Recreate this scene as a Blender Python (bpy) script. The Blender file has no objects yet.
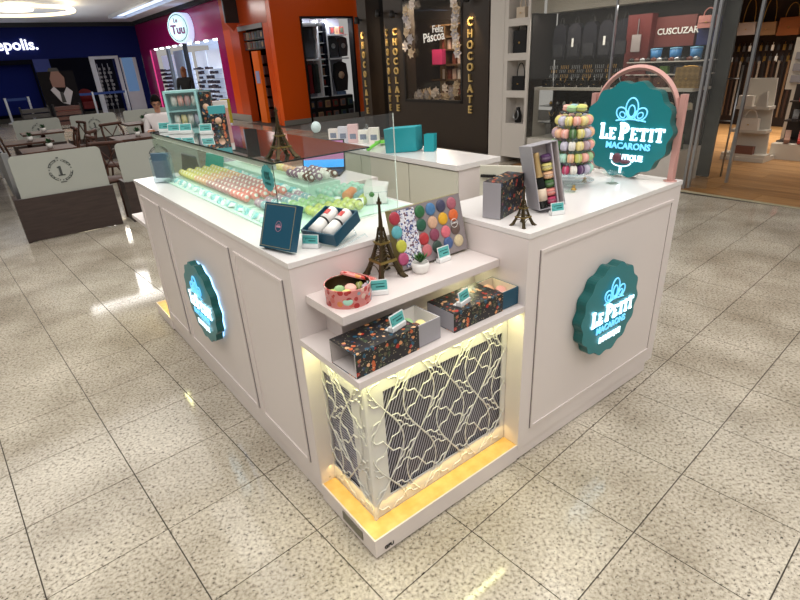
import bpy, math, random
from mathutils import Vector, Matrix
random.seed(7)
SC = bpy.context.scene
COL = SC.collection
PI = math.pi
# ------------------------------------------------------------------ camera
CP = Vector((-0.6839, -1.1422, 1.65)); YAW, PIT, ROL, FPX = 0.6438, 0.4348, -0.0569, 521.3261
_f = Vector((math.sin(YAW)*math.cos(PIT), math.cos(YAW)*math.cos(PIT), -math.sin(PIT)))
_r = Vector((math.cos(YAW), -math.sin(YAW), 0)); _u = _r.cross(_f)
RT = math.cos(ROL)*_r + math.sin(ROL)*_u; UP = -math.sin(ROL)*_r + math.cos(ROL)*_u
cam = bpy.data.objects.new('camera', bpy.data.cameras.new('camera')); COL.objects.link(cam)
M = Matrix((RT, UP, -_f)).transposed().to_4x4(); M.translation = CP
cam.matrix_world = M; cam.data.sensor_width = 36; cam.data.lens = 36*FPX/800; cam.data.clip_start = .05; cam.data.clip_end = 200
SC.camera = cam
def ray(u, v): return _f + RT*((u-400)/FPX) - UP*((v-300)/FPX)
def at(u, v, ax, val):
    d = ray(u, v); return CP + d*((val-CP[ax])/d[ax])
def px(P):
    d = Vector(P)-CP; z = d.dot(_f)
    return (400+FPX*d.dot(RT)/z, 300-FPX*d.dot(UP)/z) if z > .05 else (-9999, -9999)
# ------------------------------------------------------------------ world, exposure, main lights
SC.view_settings.view_transform = 'Standard'; SC.view_settings.look = 'None'
SC.view_settings.exposure = 0.0; SC.view_settings.gamma = 1; SC.view_settings.use_curve_mapping = False
SC.cycles.use_denoising = True
SC.cycles.max_bounces = 8; SC.cycles.transparent_max_bounces = 16; SC.cycles.caustics_reflective = False; SC.cycles.caustics_refractive = False
SC.cycles.sample_clamp_indirect = 4
W = bpy.data.worlds.new('world'); SC.world = W; W.use_nodes = True
W.node_tree.nodes['Background'].inputs[0].default_value = (1, .96, .92, 1); W.node_tree.nodes['Background'].inputs[1].default_value = .38
def area(name, loc, sx, sy, power, col=(1, .965, .925), rot=(0, 0, 0), spread=None):
    l = bpy.data.lights.new(name, 'AREA'); l.shape = 'RECTANGLE'; l.size = sx; l.size_y = sy; l.energy = power; l.color = col
    if spread: l.spread = spread
    o = bpy.data.objects.new(name, l); o.location = loc; o.rotation_euler = rot; COL.objects.link(o); return o
CEIL = 3.75
for (x, y, sx, sy, p) in ((-1.6, .6, 1.2, 2.4, 42), (1.2, -1.9, 2.4, 1.2, 48), (1.6, 2.0, 1.2, 2.4, 40), (-1.0, 6.4, 2.4, 1.2, 26), (3.2, 8.6, 1.2, 2.4, 34), (1.5, 14, 2.4, 2.4, 50), (3.5, 20, 2.4, 2.4, 70)):
    area('unseen_ceiling_fill', (x, y, CEIL-.06), sx*(2.2 if y < 10 else 1), sy*(2.2 if y < 10 else 1), p*2.3)  # overhead fill with no visible fixture, some enlarged to soften floor reflections
# ------------------------------------------------------------------ helpers
def lin(c):
    return tuple((v/255/12.92 if v/255 <= .04045 else ((v/255+.055)/1.055)**2.4) for v in c[:3]) + (1,)
MATS = {}
def mat(name, col, rough=.5, metal=0, emit=None, es=0, spec=None, coat=0, noise=None):
    if name in MATS: return MATS[name]
    m = bpy.data.materials.new(name); m.use_nodes = True; nt = m.node_tree; b = nt.nodes['Principled BSDF']
    b.inputs['Base Color'].default_value = lin(col); b.inputs['Roughness'].default_value = rough; b.inputs['Metallic'].default_value = metal
    if spec is not None: b.inputs['Specular IOR Level'].default_value = spec
    if coat: b.inputs['Coat Weight'].default_value = coat; b.inputs['Coat Roughness'].default_value = .08
    if emit: b.inputs['Emission Color'].default_value = lin(emit); b.inputs['Emission Strength'].default_value = es
    if noise:
        sc_, amt = noise
        g = nt.nodes.new('ShaderNodeNewGeometry'); n = nt.nodes.new('ShaderNodeTexNoise'); n.inputs['Scale'].default_value = sc_; n.inputs['Detail'].default_value = 3
        nt.links.new(g.outputs['Position'], n.inputs['Vector'])
        mx = nt.nodes.new('ShaderNodeMix'); mx.data_type = 'RGBA'
        c = lin(col); mx.inputs[6].default_value = tuple(v*(1-amt) for v in c[:3])+(1,); mx.inputs[7].default_value = tuple(min(1, v*(1+amt)) for v in c[:3])+(1,)
        nt.links.new(n.outputs[0], mx.inputs[0]); nt.links.new(mx.outputs[2], b.inputs['Base Color'])
    MATS[name] = m; return m
def glass(name, tint=(235, 245, 240), dens=.06, rough=0.0, refl=.55):
    if name in MATS: return MATS[name]
    m = bpy.data.materials.new(name); m.use_nodes = True; nt = m.node_tree; N = nt.nodes; L = nt.links
    N.remove(N['Principled BSDF']); out = N['Material Output']
    tr = N.new('ShaderNodeBsdfTransparent'); tr.inputs[0].default_value = lin(tint)
    gl = N.new('ShaderNodeBsdfGlossy'); gl.inputs['Roughness'].default_value = rough; gl.inputs[0].default_value = (1, 1, 1, 1)
    lw = N.new('ShaderNodeLayerWeight'); lw.inputs[0].default_value = .5
    pw = N.new('ShaderNodeMath'); pw.operation = 'POWER'; L.new(lw.outputs['Facing'], pw.inputs[0]); pw.inputs[1].default_value = 5
    ma = N.new('ShaderNodeMath'); ma.operation = 'MULTIPLY_ADD'; L.new(pw.outputs[0], ma.inputs[0]); ma.inputs[1].default_value = refl; ma.inputs[2].default_value = .03
    mx = N.new('ShaderNodeMixShader'); L.new(ma.outputs[0], mx.inputs[0]); L.new(tr.outputs[0], mx.inputs[1]); L.new(gl.outputs[0], mx.inputs[2])
    df = N.new('ShaderNodeBsdfDiffuse'); df.inputs[0].default_value = lin(tint)
    m2 = N.new('ShaderNodeMixShader'); m2.inputs[0].default_value = dens; L.new(mx.outputs[0], m2.inputs[1]); L.new(df.outputs[0], m2.inputs[2])
    L.new(m2.outputs[0], out.inputs[0]); MATS[name] = m; return m
class B:
    def __init__(s): s.v = []; s.f = []; s.m = []; s.sm = []
    def add(s, vs, fs, mi=0, sm=False):
        o = len(s.v); s.v += [tuple(v) for v in vs]; s.f += [tuple(i+o for i in f) for f in fs]; s.m += [mi]*len(fs); s.sm += [sm]*len(fs); return s
    def box(s, x0, y0, z0, x1, y1, z1, mi=0, T=None):
        vs = [Vector((x, y, z)) for z in (z0, z1) for y in (y0, y1) for x in (x0, x1)]
        if T is not None: vs = [T @ v for v in vs]
        return s.add(vs, [(0, 2, 3, 1), (4, 5, 7, 6), (0, 1, 5, 4), (2, 6, 7, 3), (0, 4, 6, 2), (1, 3, 7, 5)], mi)
    def tube(s, pts, r, n=6, mi=0, closed=False, sq=False):
        pts = [Vector(p) for p in pts]; k = len(pts); rs = r if isinstance(r, (list, tuple)) else [r]*k
        vs = []; prev = None
        for i, p in enumerate(pts):
            a = pts[i-1] if (i > 0 or closed) else p; b = pts[(i+1) % k] if (i < k-1 or closed) else p
            t = (b-a).normalized()
            if prev is None:
                ref = Vector((0, 0, 1)) if abs(t.z) < .9 else Vector((1, 0, 0)); nrm = t.cross(ref).normalized()
            else:
                nrm = (prev - t*prev.dot(t)).normalized()
            prev = nrm; bn = t.cross(nrm)
            for j in range(n):
                an = 2*PI*j/n; vs.append(p + (nrm*math.cos(an)+bn*math.sin(an))*rs[i])
        fs = []
        for i in range(k if closed else k-1):
            for j in range(n):
                fs.append((i*n+j, i*n+(j+1) % n, ((i+1) % k)*n+(j+1) % n, ((i+1) % k)*n+j))
        if not closed: fs += [tuple(range(n-1, -1, -1)), tuple((k-1)*n+j for j in range(n))]
        return s.add(vs, fs, mi, n > 4)
    def lathe(s, prof, n=16, c=(0, 0, 0), mi=0, sx=1, sy=1, T=None, mis=None, ax='z', sm=True):
        c = Vector(c); vs = []
        for (r, z) in prof:
            for j in range(n):
                a = 2*PI*j/n; p = Vector((r*sx*math.cos(a), r*sy*math.sin(a), z))
                if ax == 'y': p = Vector((p.x, p.z, p.y))
                if ax == 'x': p = Vector((p.z, p.x, p.y))
                p = p+c; vs.append(T @ p if T is not None else p)
        o = len(s.v); s.v += [tuple(v) for v in vs]
        for i in range(len(prof)-1):
            mm = mis[i] if mis else mi
            for j in range(n):
                s.f.append((o+i*n+j, o+i*n+(j+1) % n, o+(i+1)*n+(j+1) % n, o+(i+1)*n+j)); s.m.append(mm); s.sm.append(sm)
        if prof[0][0] > 1e-5: s.f.append(tuple(o+j for j in range(n-1, -1, -1))); s.m.append(mis[0] if mis else mi); s.sm.append(False)
        if prof[-1][0] > 1e-5: s.f.append(tuple(o+(len(prof)-1)*n+j for j in range(n))); s.m.append(mis[-1] if mis else mi); s.sm.append(False)
        return s
    def prism(s, poly, d, T=None, mi=0, sidemi=None):   # poly in local xz, extruded along +y by d
        n = len(poly); vs = [Vector((p[0], 0, p[1])) for p in poly]+[Vector((p[0], d, p[1])) for p in poly]
        if T is not None: vs = [T @ v for v in vs]
        s.add(vs, [tuple(range(n)), tuple(range(2*n-1, n-1, -1))], mi)
        o = len(s.v)-2*n
        for i in range(n):
            s.f.append((o+i, o+n+i, o+n+(i+1) % n, o+(i+1) % n)); s.m.append(mi if sidemi is None else sidemi); s.sm.append(False)
        return s
    def mesh(s, name, mats):
        me = bpy.data.meshes.new(name); me.from_pydata(s.v, [], s.f)
        mats = mats if isinstance(mats, (list, tuple)) else [mats]
        for m in mats: me.materials.append(m)
        me.polygons.foreach_set('material_index', s.m); me.polygons.foreach_set('use_smooth', s.sm); me.update(); return me
def link(name, me, parent=None, T=None):
    o = bpy.data.objects.new(name, me); COL.objects.link(o)
    if parent: o.parent = parent
    if T is not None: o.matrix_local = T
    return o
def obj(name, b, mats, parent=None, T=None, label=None):
    if parent is not None and T is None and parent.get('_inv'): pass
    o = link(name, b.mesh(name, mats), parent, T)
    if label: o['label'] = label
    return o
def tag(o, label, cat, group=None, kind=None):
    o['label'] = label; o['category'] = cat
    if group: o['group'] = group
    if kind: o['kind'] = kind
    return o
def thing(name, label, cat, T=None, group=None, loc=None):
    o = bpy.data.objects.new(name, None); o.empty_display_size = .05; COL.objects.link(o)
    if T is not None: o.matrix_world = T
    if loc is not None: o.location = loc
    return tag(o, label, cat, group)
def struct(name, b, mats, parent=None, T=None):
    o = obj(name, b, mats, parent, T)
    if parent is None: o['kind'] = 'structure'
    return o
def Tr(x, y, z): return Matrix.Translation((x, y, z))
def Rz(a): return Matrix.Rotation(a, 4, 'Z')
def Rx(a): return Matrix.Rotation(a, 4, 'X')
def Ry(a): return Matrix.Rotation(a, 4, 'Y')
def pose(P, y, p, r): return Tr(*P) @ Rz(math.radians(y)) @ Rx(math.radians(p)) @ Ry(math.radians(r))
_tc = {}
def text_verts(s, size, depth, bold=0, align='CENTER'):
    k = (s, size, depth, bold, align)
    if k in _tc: return _tc[k]
    cu = bpy.data.curves.new('t', 'FONT'); cu.body = s; cu.size = size; cu.extrude = depth/2; cu.offset = bold; cu.align_x = align; cu.align_y = 'CENTER'; cu.resolution_u = 3
    o = bpy.data.objects.new('t', cu); COL.objects.link(o)
    dg = bpy.context.evaluated_depsgraph_get(); me = bpy.data.meshes.new_from_object(o.evaluated_get(dg))
    r = ([v.co.copy() for v in me.vertices], [tuple(p.vertices) for p in me.polygons])
    bpy.data.objects.remove(o); bpy.data.curves.remove(cu); bpy.data.meshes.remove(me); _tc[k] = r; return r
def text(b, s, size, T, depth=.004, bold=0, mi=0, align='CENTER', sx=1):
    # text drawn in local xz plane facing -y
    vs, fs = text_verts(s, size, depth, bold, align)
    R = T @ Rx(PI/2)
    return b.add([R @ Vector((v.x*sx, v.y, v.z)) for v in vs], fs, mi)
def tex_mat(name, build, rough=.5, spec=None, metal=0):
    if name in MATS: return MATS[name]
    m = bpy.data.materials.new(name); m.use_nodes = True; nt = m.node_tree; b = nt.nodes['Principled BSDF']; b.inputs['Roughness'].default_value = rough; b.inputs['Metallic'].default_value = metal
    if spec is not None: b.inputs['Specular IOR Level'].default_value = spec
    build(nt, b); MATS[name] = m; return m
def ramp(nt, src, stops, const=False):
    r = nt.nodes.new('ShaderNodeValToRGB'); cr = r.color_ramp; cr.interpolation = 'CONSTANT' if const else 'LINEAR'
    while len(cr.elements) < len(stops): cr.elements.new(.5)
    for e, (p, c) in zip(cr.elements, stops): e.position = p; e.color = lin(c)
    nt.links.new(src, r.inputs[0]); return r.outputs[0]
def mixc(nt, fac, a, b_):
    mx = nt.nodes.new('ShaderNodeMix'); mx.data_type = 'RGBA'
    for i, v in ((0, fac), (6, a), (7, b_)):
        if hasattr(v, 'is_linked'): nt.links.new(v, mx.inputs[i])
        else: mx.inputs[i].default_value = v if i == 0 else lin(v)
    return mx.outputs[2]
def coords(nt, kind='pos', scale=(1, 1, 1), rot=(0, 0, 0)):
    if kind == 'pos': s = nt.nodes.new('ShaderNodeNewGeometry').outputs['Position']
    else: s = nt.nodes.new('ShaderNodeTexCoord').outputs['Object']
    mp = nt.nodes.new('ShaderNodeMapping'); mp.inputs['Scale'].default_value = scale; mp.inputs['Rotation'].default_value = rot
    nt.links.new(s, mp.inputs[0]); return mp.outputs[0]
def noise(nt, v, sc, det=3):
    n = nt.nodes.new('ShaderNodeTexNoise'); n.inputs['Scale'].default_value = sc; n.inputs['Detail'].default_value = det; nt.links.new(v, n.inputs['Vector']); return n.outputs[0]
def voro(nt, v, sc, out='Distance', rnd=1):
    n = nt.nodes.new('ShaderNodeTexVoronoi'); n.inputs['Scale'].default_value = sc; n.inputs['Randomness'].default_value = rnd; nt.links.new(v, n.inputs['Vector']); return n
def sep(nt, c):
    s = nt.nodes.new('ShaderNodeSeparateColor'); nt.links.new(c, s.inputs[0]); return s.outputs
def mth(nt, op, a, b_=None):
    m = nt.nodes.new('ShaderNodeMath'); m.operation = op
    for i, v in ((0, a), (1, b_)):
        if v is None: continue
        if hasattr(v, 'is_linked'): nt.links.new(v, m.inputs[i])
        else: m.inputs[i].default_value = v
    return m.outputs[0]
# granite: cream ground, grey mottle, dark stretched specks
def _granite(nt, b):
    v = coords(nt, 'pos', (1, 1, 1), (0, 0, .6)); vs = coords(nt, 'pos', (1, 1.9, 1), (0, 0, .35))
    base = ramp(nt, noise(nt, v, 75, 5), [(.3, (112, 106, 98)), (.42, (194, 187, 175)), (.6, (222, 217, 206))])
    big = ramp(nt, noise(nt, v, 2.2, 2), [(.3, (206, 200, 190)), (.7, (255, 252, 246))])
    mu = nt.nodes.new('ShaderNodeMix'); mu.data_type = 'RGBA'; mu.blend_type = 'MULTIPLY'; mu.inputs[0].default_value = 1
    nt.links.new(base, mu.inputs[6]); nt.links.new(big, mu.inputs[7])
    n1 = noise(nt, vs, 58, 2); k1 = ramp(nt, n1, [(.668, (0, 0, 0)), (.676, (255, 255, 255))])
    k2 = ramp(nt, noise(nt, vs, 150, 1), [(.67, (0, 0, 0)), (.7, (255, 255, 255))])
    c = mixc(nt, mth(nt, 'MULTIPLY', sep(nt, k2)[0], .6), mu.outputs[2], (90, 84, 78))
    c = mixc(nt, mth(nt, 'MULTIPLY', sep(nt, k1)[0], .88), c, (26, 24, 24))
    nt.links.new(c, b.inputs['Base Color'])
GRAN = tex_mat('polished_granite', _granite, .08, .5)
GROUT = mat('dark_grout', (70, 64, 56), .7)
WHITE = mat('white_laminate', (226, 217, 214), .32, noise=(2.5, .02))
WHITE2 = mat('cream_laminate', (214, 212, 196), .4)
WTOP = mat('white_gloss_top', (232, 228, 226), .16)
LATW = mat('lattice_white', (222, 220, 214), .35)
SHADOW_LINE = mat('painted_shadow', (120, 110, 112), .6)  # colour of the shadow lines painted in along the mouldings
TEAL = mat('teal_acrylic', (16, 124, 132), .3)
TEALD = mat('teal_edge', (8, 92, 92), .3)
GLOW = mat('lit_letter', (240, 250, 255), .4, emit=(205, 240, 255), es=1.5)
GLOWB = mat('lit_letter_blue', (140, 210, 240), .4, emit=(90, 190, 240), es=.9)
PETROL = mat('petrol_card', (8, 72, 96), .42)
GREYC = mat('grey_card', (158, 156, 162), .5)
GREYI = mat('grey_card_inside', (214, 206, 204), .6)
BRONZE = mat('antique_bronze', (76, 64, 42), .38, .7)
BRONZEL = mat('antique_bronze_edge', (140, 122, 70), .35, .8)
BLACK = mat('black_matte', (14, 13, 14), .5)
GOLD = mat('gold', (206, 164, 92), .3, .8)
MINTP = mat('mint_print', (92, 178, 176), .5)
CARDW = mat('ticket_white', (238, 240, 240), .3)
STEEL = mat('brushed_steel', (170, 172, 176), .3, .9)
GLS = glass('clear_glass', (246, 251, 248), .006, refl=.3)
GLT = glass('top_glass', (205, 215, 212), .02, refl=1.7)
ACR = glass('clear_acrylic', (240, 246, 248), .05)
SCR = glass('screen_acrylic', (248, 250, 250), .012, refl=.4)
def _floral(nt, b):
    v = coords(nt, 'obj', (1, 1, 1)); nz = nt.nodes.new('ShaderNodeTexNoise'); nz.inputs['Scale'].default_value = 60; nt.links.new(v, nz.inputs['Vector'])
    va = nt.nodes.new('ShaderNodeVectorMath'); va.operation = 'MULTIPLY_ADD'; va.inputs[1].default_value = (.012, .012, .012)
    nt.links.new(nz.outputs['Color'], va.inputs[0]); nt.links.new(v, va.inputs[2])
    w = voro(nt, va.outputs[0], 56); s = sep(nt, w.outputs['Color'])
    col = ramp(nt, s[0], [(0, (196, 96, 52)), (.16, (30, 84, 110)), (.3, (214, 148, 96)), (.42, (60, 74, 50)), (.56, (176, 44, 32)), (.66, (92, 84, 62)), (.78, (44, 66, 96)), (.88, (226, 178, 132)), (.95, (110, 56, 84))], True)
    msk = mth(nt, 'MULTIPLY', mth(nt, 'LESS_THAN', w.outputs['Distance'], .42), mth(nt, 'GREATER_THAN', s[1], .22))
    c = mixc(nt, msk, (26, 25, 30), col)
    w2 = voro(nt, va.outputs[0], 130); s2 = sep(nt, w2.outputs['Color'])
    m2 = mth(nt, 'MULTIPLY', mth(nt, 'LESS_THAN', w2.outputs['Distance'], .3), mth(nt, 'GREATER_THAN', s2[1], .72))
    c = mixc(nt, m2, c, (150, 140, 112)); nt.links.new(c, b.inputs['Base Color'])
FLORAL = tex_mat('floral_print', _floral, .42)
def _tin(nt, b):
    v = coords(nt, 'obj'); w = voro(nt, v, 48); s = sep(nt, w.outputs['Color'])
    col = ramp(nt, s[0], [(0, (196, 44, 44)), (.3, (232, 120, 110)), (.5, (246, 206, 190)), (.68, (150, 178, 196)), (.8, (214, 72, 60)), (.92, (236, 150, 80))], True)
    c = mixc(nt, mth(nt, 'LESS_THAN', w.outputs['Distance'], .48), (236, 150, 146), col); nt.links.new(c, b.inputs['Base Color'])
TINP = tex_mat('tin_flower_print', _tin, .25)
def _azul(nt, b):
    v = coords(nt, 'obj', (1, 1, 1)); w = voro(nt, v, 150, rnd=.5); s = sep(nt, w.outputs['Color'])
    c = ramp(nt, s[0], [(0, (222, 222, 230)), (.4, (70, 84, 140)), (.6, (196, 196, 214)), (.75, (110, 76, 88)), (.87, (232, 232, 236))], True); nt.links.new(c, b.inputs['Base Color'])
AZUL = tex_mat('painted_tile_print', _azul, .35)
def _wood(cs, sc=3, axis=(1, 12, 1), rough=.4, name='wood'):
    def f(nt, b):
        v = coords(nt, 'pos', axis); c = ramp(nt, noise(nt, v, sc, 4), [(.3, cs[0]), (.7, cs[1])]); nt.links.new(c, b.inputs['Base Color'])
    return tex_mat(name, f, rough)
OAK = _wood(((150, 108, 66), (188, 144, 94)), 2.2, (6, .6, 1), .35, 'oak_floor')
OAK2 = _wood(((138, 98, 58), (174, 130, 82)), 2.2, (6, .6, 1), .35, 'oak_floor_dark')
DARKW = _wood(((52, 40, 38), (66, 52, 48)), 6, (1, 1, 8), .45, 'wenge')
BROWNW = _wood(((52, 27, 17), (80, 43, 26)), 9, (1, 1, 5), .6, 'cafe_wood')
TRAYW = _wood(((222, 178, 96), (238, 200, 124)), 8, (3, 3, 1), .35, 'light_pine')
def world_of(o):
    m = o.matrix_basis.copy()
    if o.parent: m = world_of(o.parent) @ o.matrix_parent_inverse @ m
    return m
def wpart(name, b, mats, parent, label=None, kind=None):   # geometry given in world coordinates, parented in place
    o = link(name, b.mesh(name, mats)); o.parent = parent; o.matrix_parent_inverse = world_of(parent).inverted()
    if label: o['label'] = label
    if kind: o['kind'] = kind
    return o
# ------------------------------------------------------------------ floor
FA, FX, FY, FP = .0638, -.9301, -.1588, .4238
fl = struct('floor', B().box(-16, -6, -.08, 13, 32, -.006), GROUT)
def tpos(i, j):
    X, Y = FX+(i+.5)*FP, FY+(j+.5)*FP; c, s = math.cos(FA), math.sin(FA); return X*c-Y*s, X*s+Y*c
g = .0022; h = FP/2-g
tb = B(); tb.box(-h, -h, -.012, h, h, 0)
tme = tb.mesh('tile', GRAN)
cells = []
for i in range(-34, 22):
    for j in range(-12, 64):
        x, y = tpos(i, j)
        if x > 6.35 or y > 27.3 or (x > 5.75 and y < 4.35): continue
        u, v = px((x, y, 0)); d = math.hypot(x-CP.x, y-CP.y)
        vis = -60 < u < 860 and -20 < v < 690
        hid = .1 < x < 1.75 and .1 < y < .45 or .1 < x < .7 and .1 < y < 2.7
        cells.append(((0 if vis and not hid else 1, d), x, y, vis))
cells.sort()
rest = B()
for n, (_, x, y, vis) in enumerate(cells):
    if n < 298 and vis:
        o = link('tile', tme, fl, Tr(x, y, 0) @ Rz(FA))
    else: rest.box(-h, -h, -.012, h, h, 0, 0, Tr(x, y, 0) @ Rz(FA))
o = obj('tile', rest, GRAN, fl); o['kind'] = 'stuff'
wf = struct('floor_shop', B().box(5.9, -1.5, -.05, 12.6, 4.6, -.004), mat('plank_gap', (60, 42, 28), .7))
struct('trim_threshold', B().box(5.855, -1.5, -.012, 5.9, 4.3, .003), mat('pale_threshold', (186, 178, 150), .4))
k = 0
for a in range(21):
    x0 = 5.9+a*.31; y0 = -1.5-(a*.73 % 1.0)
    while y0 < 4.3:
        y1 = min(y0+1.25, 4.5); ya = max(y0, -1.5)
        obj('plank', B().box(x0+.002, ya+.002, -.01, x0+.308, y1-.002, .0), OAK if (k*7 % 5) < 3 else OAK2, wf); k += 1; y0 += 1.25
# ------------------------------------------------------------------ ceiling
CE = mat('ceiling_paint', (236, 239, 246), .7); LMAT = mat('lit_diffuser', (255, 250, 240), .5, emit=(255, 246, 228), es=7)
ce = struct('ceiling', B().box(-16, -6, CEIL, 6.5, 28, CEIL+.1), CE)
for (x, y, sx, sy) in ((5.2, 21, .3, 6.5), (-6.2, 20.5, 3.2, .35)):
    bb = B().box(x-sx/2-.2, y-sy/2-.2, CEIL-.1, x+sx/2+.2, y-sy/2-.12, CEIL).box(x-sx/2-.2, y+sy/2+.12, CEIL-.1, x+sx/2+.2, y+sy/2+.2, CEIL).box(x-sx/2-.2, y-sy/2-.12, CEIL-.1, x-sx/2-.12, y+sy/2+.12, CEIL).box(x+sx/2+.12, y-sy/2-.12, CEIL-.1, x+sx/2+.2, y+sy/2+.12, CEIL)
    t = thing('ceiling_light', 'long lit rectangular light trough set in the grey mall ceiling', 'ceiling light', group='lit ceiling troughs')
    obj('frame', bb, CE, t); obj('diffuser', B().box(x-sx/2, y-sy/2, CEIL-.03, x+sx/2, y+sy/2, CEIL), mat('lit_cove', (220, 235, 255), .5, emit=(190, 215, 255), es=2.2), t)
# downlights whose reflections dot the polished floor
for (u, v) in ((685, 374), (679, 323), (727, 339), (747, 319), (763, 303), (756, 400), (792, 354), (698, 246), (740, 254), (785, 262), (715, 293)):
    P = at(u, v, 2, 0); d = ray(u, v); d.z = -d.z; Q = P + d*(CEIL/d.z)
    if Q.x > 6.2: continue
    t = thing('downlight', 'small round recessed downlight in the mall ceiling', 'downlight', group='recessed ceiling downlights', loc=(Q.x, Q.y, CEIL))
    obj('bezel', B().lathe([(.04, -.004), (.075, -.004), (.075, 0), (.04, 0)], 14), CE, t); obj('bulb', B().lathe([(0, -.003), (.045, -.003), (.045, 0)], 12), mat('lit_bulb', (255, 250, 235), .5, emit=(255, 244, 222), es=60), t)
# hanging ring lamp
P = at(15, 11, 2, 3.55); t = thing('ring_lamp', 'large glowing ring lamp hanging under the ceiling above the blue cinema front', 'ceiling lamp', loc=(P.x, P.y, 3.55))
RG = []; R0 = (at(74, 10.5, 2, 3.55)-P).length
obj('ring', B().tube([(R0*math.cos(2*PI*k/40), R0*math.sin(2*PI*k/40), 0) for k in range(40)], R0*.035, 6, closed=True), mat('ring_glow', (255, 236, 196), .4, emit=(255, 226, 170), es=2.2), t)
obj('diffuser', B().lathe([(0, -.03), (R0*.3, -.03), (R0*.32, .02), (0, .02)], 24, c=(0, 0, .03)), mat('warm_panel', (255, 240, 210), .4, emit=(255, 236, 196), es=2.6), t)
area('unseen_uplight', (P.x, P.y+2, 3.0), 5, 5, 30, (.85, .92, 1), (PI, 0, 0))  # unseen area light added near the ring to brighten the ceiling
for k in range(3): obj('cable', B().tube([(R0*math.cos(2.1*k), R0*math.sin(2.1*k), 0), (R0*.3*math.cos(2.1*k), R0*.3*math.sin(2.1*k), CEIL-3.55)], .012, 4), STEEL, t)
# ------------------------------------------------------------------ kiosk
H = 1.052; W_ = 1.893; L_ = 2.4292; BY = .374; AX = .7676; HB = .089; D2 = .52; LT = 2.8
def frame_trim(b, a0, a1, z0, z1, pl, w=.014, d=.007, face='x'):
    # raised rectangular moulding on plane x=pl (facing -x) or y=pl (facing -y)
    for (s0, s1, t0, t1) in ((a0, a1, z0, z0+w), (a0, a1, z1-w, z1), (a0, a0+w, z0+w, z1-w), (a1-w, a1, z0+w, z1-w)):
        if face == 'x': b.box(pl-d, s0, t0, pl, s1, t1)
        else: b.box(s0, pl-d, t0, s1, pl, t1)
    return b
lc = thing('display_counter', 'long white counter with three framed panels carrying the glass macaron case', 'counter')
wpart('body', B().box(0, BY, HB, .745, L_, H-.022), WHITE, lc)
wpart('countertop', B().box(-.003, BY-.003, H-.02, AX, L_+.003, H), WTOP, lc)
wpart('plinth', B().box(.008, BY, .008, .73, L_, HB-.003), WHITE, lc)
wpart('shadow_strip', B().box(.02, BY, 0, .72, L_, .008), BLACK, lc)  # black strip standing in for the shadow line at the floor
for (a0, a1) in ((.443, .876), (.938, 1.888), (1.955, 2.36)):
    wpart('panel', B().box(-.002, a0+.012, .172, .001, a1-.012, .958), WHITE, lc)
    wpart('moulding', frame_trim(B(), a0, a1, .158, .972, 0), WHITE, lc)
    wpart('painted_shadow_line', B().box(-.0025, a0-.004, .158, .0, a0-.0005, .972), SHADOW_LINE, lc); wpart('painted_shadow_line', B().box(-.0025, a1+.0005, .158, 0, a1+.003, .972), SHADOW_LINE, lc); wpart('painted_shadow_line', B().box(-.003, a0+.0142, .172, -.001, a0+.0165, .958), SHADOW_LINE, lc)  # thin raised strips coloured dark as the moulding's shadow
rc = thing('service_counter', 'white right-hand counter with one large framed panel under the arched sign', 'counter')
wpart('body', B().box(AX+.001, .0, .066, W_, D2, H-.022), WHITE, rc)
wpart('countertop', B().box(AX+.001, -.003, H-.02, W_+.003, D2+.003, H), WTOP, rc)
wpart('plinth', B().box(AX+.001, .004, .008, 1.836, D2-.03, .064), WHITE, rc)
wpart('shadow_strip', B().box(AX+.001, .014, 0, 1.82, D2-.05, .008), BLACK, rc)
wpart('panel', B().box(.855, -.002, .16, 1.82, .001, .96), WHITE, rc)
wpart('moulding', frame_trim(B(), .843, 1.832, .146, .972, 0, face='y'), WHITE, rc)
wpart('painted_shadow_line', B().box(.8395, -.0025, .146, .8425, 0, .972), SHADOW_LINE, rc); wpart('painted_shadow_line', B().box(1.8165, -.003, .16, 1.819, -.001, .96), SHADOW_LINE, rc)
def lattice_lines(a0, a1, z0, z1, c0, pitch=.152, zp=.155, zc=.395):
    # flower nodes on a staggered grid; arcs up and down, wavy ties sideways. returns polylines (a, z)
    out = []
    k0 = int((a0-c0)/pitch)-2; k1 = int((a1-c0)/pitch)+2
    for k in range(k0, k1+1):
        for m in range(-5, 6):
            if (m+k) % 2 == 0: continue
            a = c0+k*pitch; z = zc+m*zp
            n = 14
            for s in (-1, 1):   # vesica to the node two steps up
                out.append([(a+s*.072*math.sin(PI*t/n), z+2*zp*t/n) for t in range(n+1)])
            for s in (-1, 1):   # wavy-edged petals reaching sideways
                for q in (-1, 1):
                    out.append([(a+s*(pitch*t/22+.004*math.sin(t/22*PI*8)), z+q*(.05*math.sin(PI*t/22)**.8+.007*math.sin(PI*5*t/22))) for t in range(23)])
                    # short curl tying petal to the neighbouring column
                    out.append([(a+s*pitch*(.5+.28*t/8), z+q*(.055+.06*t/8+.008*math.sin(PI*2*t/8))) for t in range(9)])
    res = []
    for pl in out:
        cur = []
        for p in pl:
            if a0 <= p[0] <= a1 and z0 <= p[1] <= z1: cur.append(p)
            else:
                if len(cur) > 1: res.append(cur)
                cur = []
        if len(cur) > 1: res.append(cur)
    # drop duplicates
    seen = set(); r2 = []
    for c in res:
        k = (round(c[0][0]+c[-1][0], 3), round(c[0][1]+c[-1][1], 3), round(c[len(c)//2][0], 3), round(c[len(c)//2][1], 3))
        if k in seen: continue
        seen.add(k); r2.append(c)
    return r2
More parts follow.
